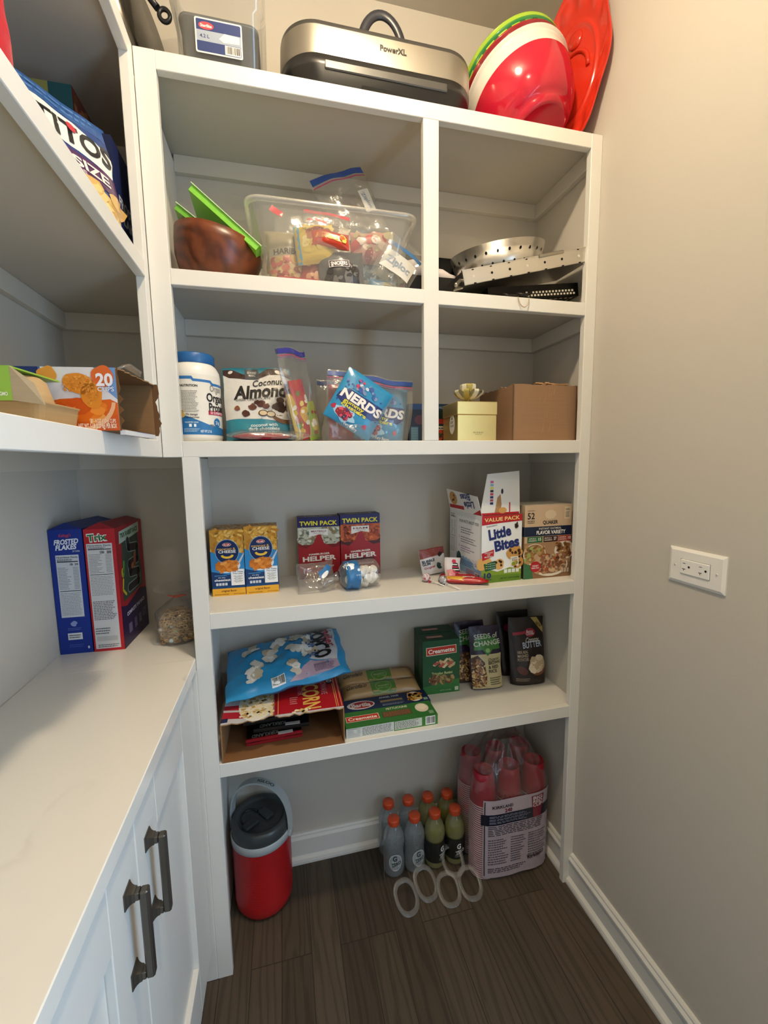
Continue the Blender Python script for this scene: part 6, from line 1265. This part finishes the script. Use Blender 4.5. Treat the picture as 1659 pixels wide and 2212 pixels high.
b.add([(-.034, -.004, .071), (-.010, .0, .051), (.001, -.002, .024), (-.034, -.004, .029), (-.034, -.0028, .071), (-.010, .0012, .051), (.001, -.0008, .024), (-.034, -.0028, .029)], [(0, 3, 2, 1), (4, 5, 6, 7), (0, 1, 5, 4), (1, 2, 6, 5), (2, 3, 7, 6)], 'cardboard', '#a8977c')
b.build('printed_sleeve', mott)

# ------------------------------------------------------------------ left unit: upper shelf
nb = Vector((.79, -.61, 0)); rzb = math.atan2(.79, .61)
def on_left(w, h, t, x, y, rot, base, fn, name, lab, cat, z=Z2T+.001, stand=True, mat='film', seed=1):
    b = B(); F_, K_ = pillow(b, w, h, t, mat, base, stand, seed, .005, 26, edge=.01); fn(Art(b, F_, 'film', .0006, .011), w, h)
    return tag(b.build(name, None, (x, y, z), rot), lab, cat)
def tost(a, w, h):
    a.rect(.001, .001, w-.001, h-.001, '#1c3a78', .7); a.rect(.002, h*.86, w-.002, h-.002, '#28508c', 1); a.lines(w*.2, h*.88, w*.9, h*.97, 2, '#4a74ac', 2)
    a.poly([(w*.0, h*.78), (w*.3, h*.86), (w*.7, h*.84), (w*.99, h*.74), (w*.97, h*.55), (w*.6, h*.60), (w*.3, h*.60), (w*.02, h*.64)], '#e4e2dc', 2)
    a.text('TOSTITOS', w*.50, h*.715, h*.17, '#1c1c20', 4, w*.94, 4); a.ell(w*.665, h*.775, w*.034, h*.038, '#b8283c', 5)
    a.poly([(.002, h*.40), (w-.002, h*.36), (w-.002, h*.55), (.002, h*.60)], '#4a2050', 2.2); a.text('BITE SIZE', w*.60, h*.49, h*.085, '#e2dcd8', 4, w*.62, 4, -.05); a.text('ROUNDS', w*.55, h*.415, h*.04, '#c8b8c4', 4, w*.3, 3, -.05)
    a.ell(w*.55, h*.18, w*.44, h*.19, '#c9a868', 2, 0, 26, .1, 3); a.scatter(w*.15, h*.03, w*.95, h*.34, 40, .012, .02, ['#d8bc80', '#c4a05c', '#e0c890', '#b48c4c'], 2.6, 5, 1.2)
on_left(.25, .235, .080, -.217, -.263, (math.radians(-10), 0, math.atan2(.79, .61)), '#1c3a78', tost, 'chip_bag', 'blue and purple bag of bite size tortilla rounds on the upper left shelf', 'chip bag', seed=131)
on_left(.19, .270, .070, -.232, -.476, (math.radians(-7), 0, math.radians(46)), '#a8182c', lambda a, w, h: (a.rect(.001, .001, w-.001, h-.001, '#a8182c', .7), a.ell(w*.72, h*.80, w*.26, h*.12, '#b8803c', 1, .2), a.scatter(w*.48, h*.70, w*.97, h*.93, 24, .006, .012, ['#d8a858', '#8c4a20', '#e8c888', '#a8642c'], 2, 3, 1.6), None), 'chip_bag', 'red snack bag at the far left of the upper left shelf', 'chip bag', seed=137)
crt('cereal_box', .19, .055, .222, (-.082, -.050, Z2T), 90, '#16224e', {'front': lambda a, W, H: (a.rect(0, 0, W, H, '#16224e', 1), a.text('FROSTED', W*.42, H*.52, .020, '#c9c8cc', 2, W*.60, 4), a.text('FLAKES', W*.42, H*.39, .020, '#c9c8cc', 2, W*.54, 4), a.ell(W*.7, H*.15, W*.2, H*.1, '#c0a060', 2)), 'left': lambda a, W, H: a.rect(0, 0, W, H, '#131c40', .6)}, 'dark navy cereal box behind the tortilla bag on the upper left shelf', 'cereal box')
crt('cracker_box', .085, .15, .345, (-.25, .012, Z2T), 0, '#7c1c24', {'front': lambda a, W, H: (a.rect(0, 0, W, H, '#7c1c24', 1), a.rect(0, H*.8, W, H, '#1f5058', 2), a.rect(W*.0, H*.93, W*.5, H, '#8c8c50', 3), a.text('BAKED', W*.5, H*.86, .012, '#3c7078', 3, W*.7, 3)), 'right': lambda a, W, H: (a.rect(0, 0, W, H, '#5c2420', 1), a.scatter(.006, H*.6, W-.006, H*.98, 30, .006, .012, ['#8c5a34', '#5c3420', '#a8784a'], 2, 4, 1.5))}, 'tall cracker box with teal top behind the tortilla bag', 'food box')

# ================================================================== on the counter: cereal
def ff_side(a, W, H):
    a.rect(0, 0, W, H, '#16318a', 1); a.text('Kellogg\'s', W*.48, H*.955, H*.024, '#b8405c', 3, W*.36, 3, .04, shear=.2); a.text('FROSTED', W*.5, H*.905, H*.038, '#e8eaf0', 3, W*.72, 5, .05, shear=.2); a.text('FLAKES', W*.48, H*.862, H*.038, '#e8eaf0', 3, W*.62, 5, .05, shear=.2); a.text('OF CORN', W*.78, H*.828, H*.014, '#c8ccd8', 3, W*.22, 2)
    a.facts(W*.15, H*.30, W*.84, H*.80, 'Nutrition Facts', 2, 5, '#c9ccd2', '#20242c', 30); a.text('130   210', W*.68, H*.725, H*.016, '#20242c', 4.5, W*.24, 3)
    a.ell(W*.5, H*.245, W*.1, H*.022, '#8c98c8', 3, 0, 14, .3, 3); a.lines(W*.3, H*.19, W*.72, H*.215, 2, '#5a6cb0', 3); a.rect(W*.28, H*.115, W*.72, H*.17, '#d8dadc', 3); a.lines(W*.32, H*.125, W*.68, H*.16, 2, '#4a4c54', 4); a.lines(W*.3, H*.05, W*.75, H*.08, 2, '#4058a8', 3); a.ell(W*.88, H*.045, W*.03, H*.012, '#d8dadc', 3)
def cereal(name, w, d, h, loc, rz, col, arts, lab, topc):
    e = empty(name, loc, 0, lab, 'cereal box', 'cereal boxes on the counter', rot=(0, 0, math.radians(rz)))
    b = carton(w, d, h, col, arts); b.build('box_body', e)
    b = B(); b.add([(0, 0, h), (w, 0, h), (w, d, h), (0, d, h), (w*.5-.002, .004, h+.016), (w*.5+.002, .004, h+.016), (w*.5+.002, d-.004, h+.012), (w*.5-.002, d-.004, h+.012)], [(0, 1, 5, 4), (1, 2, 6, 5), (2, 3, 7, 6), (3, 0, 4, 7), (4, 5, 6, 7)], 'paper', topc)
    b.build('top_flap', e); return e
cereal('cereal_box', .0745, .185, .321, (-.3435, .117, ZC), -2, '#16318a', {'front': ff_side, 'right': lambda a, W, H: a.rect(0, 0, W, H, '#142a78', .6)}, 'tall blue cereal box standing against the left wall', '#182a6c')
def trix_side(a, W, H):
    a.rect(0, 0, W, H, '#b8222c', 1); a.text('Trix', W*.42, H*.935, H*.06, '#e8e8e0', 2.6, W*.66, 12, .06); a.text('Trix', W*.42, H*.935, H*.052, '#1f6a30', 3, W*.62, 4, .06)
    a.rect(W*.06, H*.022, W*.88, H*.885, '#cfcdcd', 2); a.facts(W*.06, H*.45, W*.88, H*.885, 'Nutrition Facts', 2.3, 7, '#cfcdcd', '#26262a', 26); a.text('150   200', W*.66, H*.815, H*.02, '#26262a', 4.5, W*.36, 4)
    a.lines(W*.1, H*.26, W*.84, H*.42, 12, '#5c5c60', 3, 3); a.lines(W*.1, H*.14, W*.6, H*.2, 3, '#5c5c60', 3, 4); a.rect(W*.12, H*.085, W*.8, H*.125, '#b8b8b8', 3); a.lines(W*.14, H*.03, W*.84, H*.06, 2, '#5c5c60', 3)
def trix_front(a, W, H):
    a.rect(0, 0, W, H, '#a41f2a', 1); a.poly([(0, 0), (W, 0), (W, H*.36), (W*.75, H*.40), (W*.2, H*.33), (0, H*.36)], '#2a1740', 2.5)
    a.poly([(W*.1, H*.38), (W*.2, H*.9), (W*.8, H*.93), (W*.88, H*.42)], '#33453a', 2)
    a.poly([(W*.10, H*.86), (W*.86, H*.90), (W*.88, H*.99), (W*.12, H*.96)], '#b8c4b0', 3); a.text('TRIX RABBIT RACE', W*.48, H*.93, H*.038, '#2c5a30', 4, W*.66, 5, .04)
    # the maze track
    def loop(pts, w_, c, L):
        for i in range(len(pts)-1):
            (x0, y0), (x1, y1) = pts[i], pts[i+1]; dx, dy = x1-x0, y1-y0; k = math.hypot(dx, dy); nx, ny = -dy/k*w_/2, dx/k*w_/2
            a.poly([(x0+nx, y0+ny), (x0-nx, y0-ny), (x1-nx, y1-ny), (x1+nx, y1+ny)], c, L); a.ell(x0, y0, w_/2, w_/2, c, L+.05, 0, 12); a.ell(x1, y1, w_/2, w_/2, c, L+.05, 0, 12)
    P1 = [(W*x, H*y) for x, y in ((.34, .46), (.70, .47), (.72, .56), (.42, .58), (.40, .66), (.72, .67), (.74, .78), (.42, .80), (.40, .86))]
    loop(P1, .026, '#9aa894', 4); loop(P1, .021, '#241c24', 5); loop([(W*.50, H*.63), (W*.60, H*.64), (W*.62, H*.72)], .016, '#a85a30', 5.5)
    a.ell(W*.14, H*.62, W*.05, H*.04, '#c8a830', 5); loop([(W*.14, H*.56), (W*.10, H*.48), (W*.2, H*.43)], .008, '#d8b830', 5); loop([(W*.2, H*.7), (W*.16, H*.6)], .01, '#5c9c3c', 5)
    a.text('COMPLETE THE RACE', W*.52, H*.27, H*.030, '#d8d0dc', 4, W*.7, 4, .06); a.rect(W*.2, H*.09, W*.32, H*.17, '#6c6080', 3.4); a.rect(W*.42, H*.09, W*.52, H*.18, '#5c5474', 3.4); a.rect(W*.6, H*.10, W*.7, H*.18, '#6c6080', 3.4); a.lines(W*.74, H*.12, W*.95, H*.2, 4, '#7c7090', 4)
cereal('cereal_box', .071, .182, .319, (-.2655, .113, ZC), -2, '#a41f2a', {'front': trix_side, 'right': trix_front}, 'tall red cereal box with a maze game on its side', '#8c1c26')
cbag = empty('cereal_bag', (-.0665, .136, ZC), 0, 'clear tied bag of ring shaped cereal at the right end of the counter', 'bag of cereal')
b = B()
def cb(u, v):
    a_ = 2*PI*u; r = .056*min(1, .72+.9*v if v < .3 else 1)*(1 if v < .55 else max(.14, 1-((v-.55)/.27)**1.3*.86)) if v < .82 else .056*(.14+.55*(v-.82)/.18*1.6)
    n = 1+.08*noise.noise(Vector((math.cos(a_)*2, math.sin(a_)*2, v*5)))
    return (r*n*math.cos(a_), r*n*math.sin(a_), .001+.150*v)
b.grid(cb, 40, 40, 'clear_film', '#ffffff', True, True); b.lathe([(.0005, .001), (.040, .001)], 30, 'clear_film'); b.build('bag', cbag)
b = B(); R = random.Random(9)
for i in range(430):
    t = R.random(); an = R.uniform(0, 2*PI); rr = .0455*math.sqrt(R.uniform(.35, 1)); zz = .007+.078*R.random()
    if zz > .06: rr *= max(.3, 1-(zz-.06)*18)
    b.M = Matrix.Translation((rr*math.cos(an), rr*math.sin(an), zz)) @ Matrix.Rotation(R.uniform(0, 3), 4, 'X') @ Matrix.Rotation(R.uniform(0, 3), 4, 'Z')
    c = R.choice(['#b59468', '#c4a67c', '#a8865a', '#b8986c', '#cbb088'])
    if i % 24 == 0: b.ball((0, 0, 0), .0065, 'food', R.choice(['#d8b8bc', '#e4e0d8', '#a8b890', '#b8c8d0']), 5, (1, 1, .7))
    else: b.tube([(.0045*math.cos(q), .0045*math.sin(q), 0) for q in [2*PI*k/8 for k in range(8)]], .0022, 5, 'food', c, closed=True)
tag(b.build('cereal_pieces', cbag), kind='stuff')
b = B(); b.tube([(.009*math.cos(q), .009*math.sin(q), .124) for q in [2*PI*k/14 for k in range(14)]], .0022, 6, 'plastic', '#c84a2c', closed=True); b.tube([(.0, -.009, .124), (-.012, -.012, .128), (-.022, -.010, .132)], .0018, 6, 'plastic', '#c84a2c'); b.tube([(.0, -.009, .124), (.012, -.012, .127), (.024, -.008, .128)], .0018, 6, 'plastic', '#c84a2c'); b.build('bag_tie', cbag)
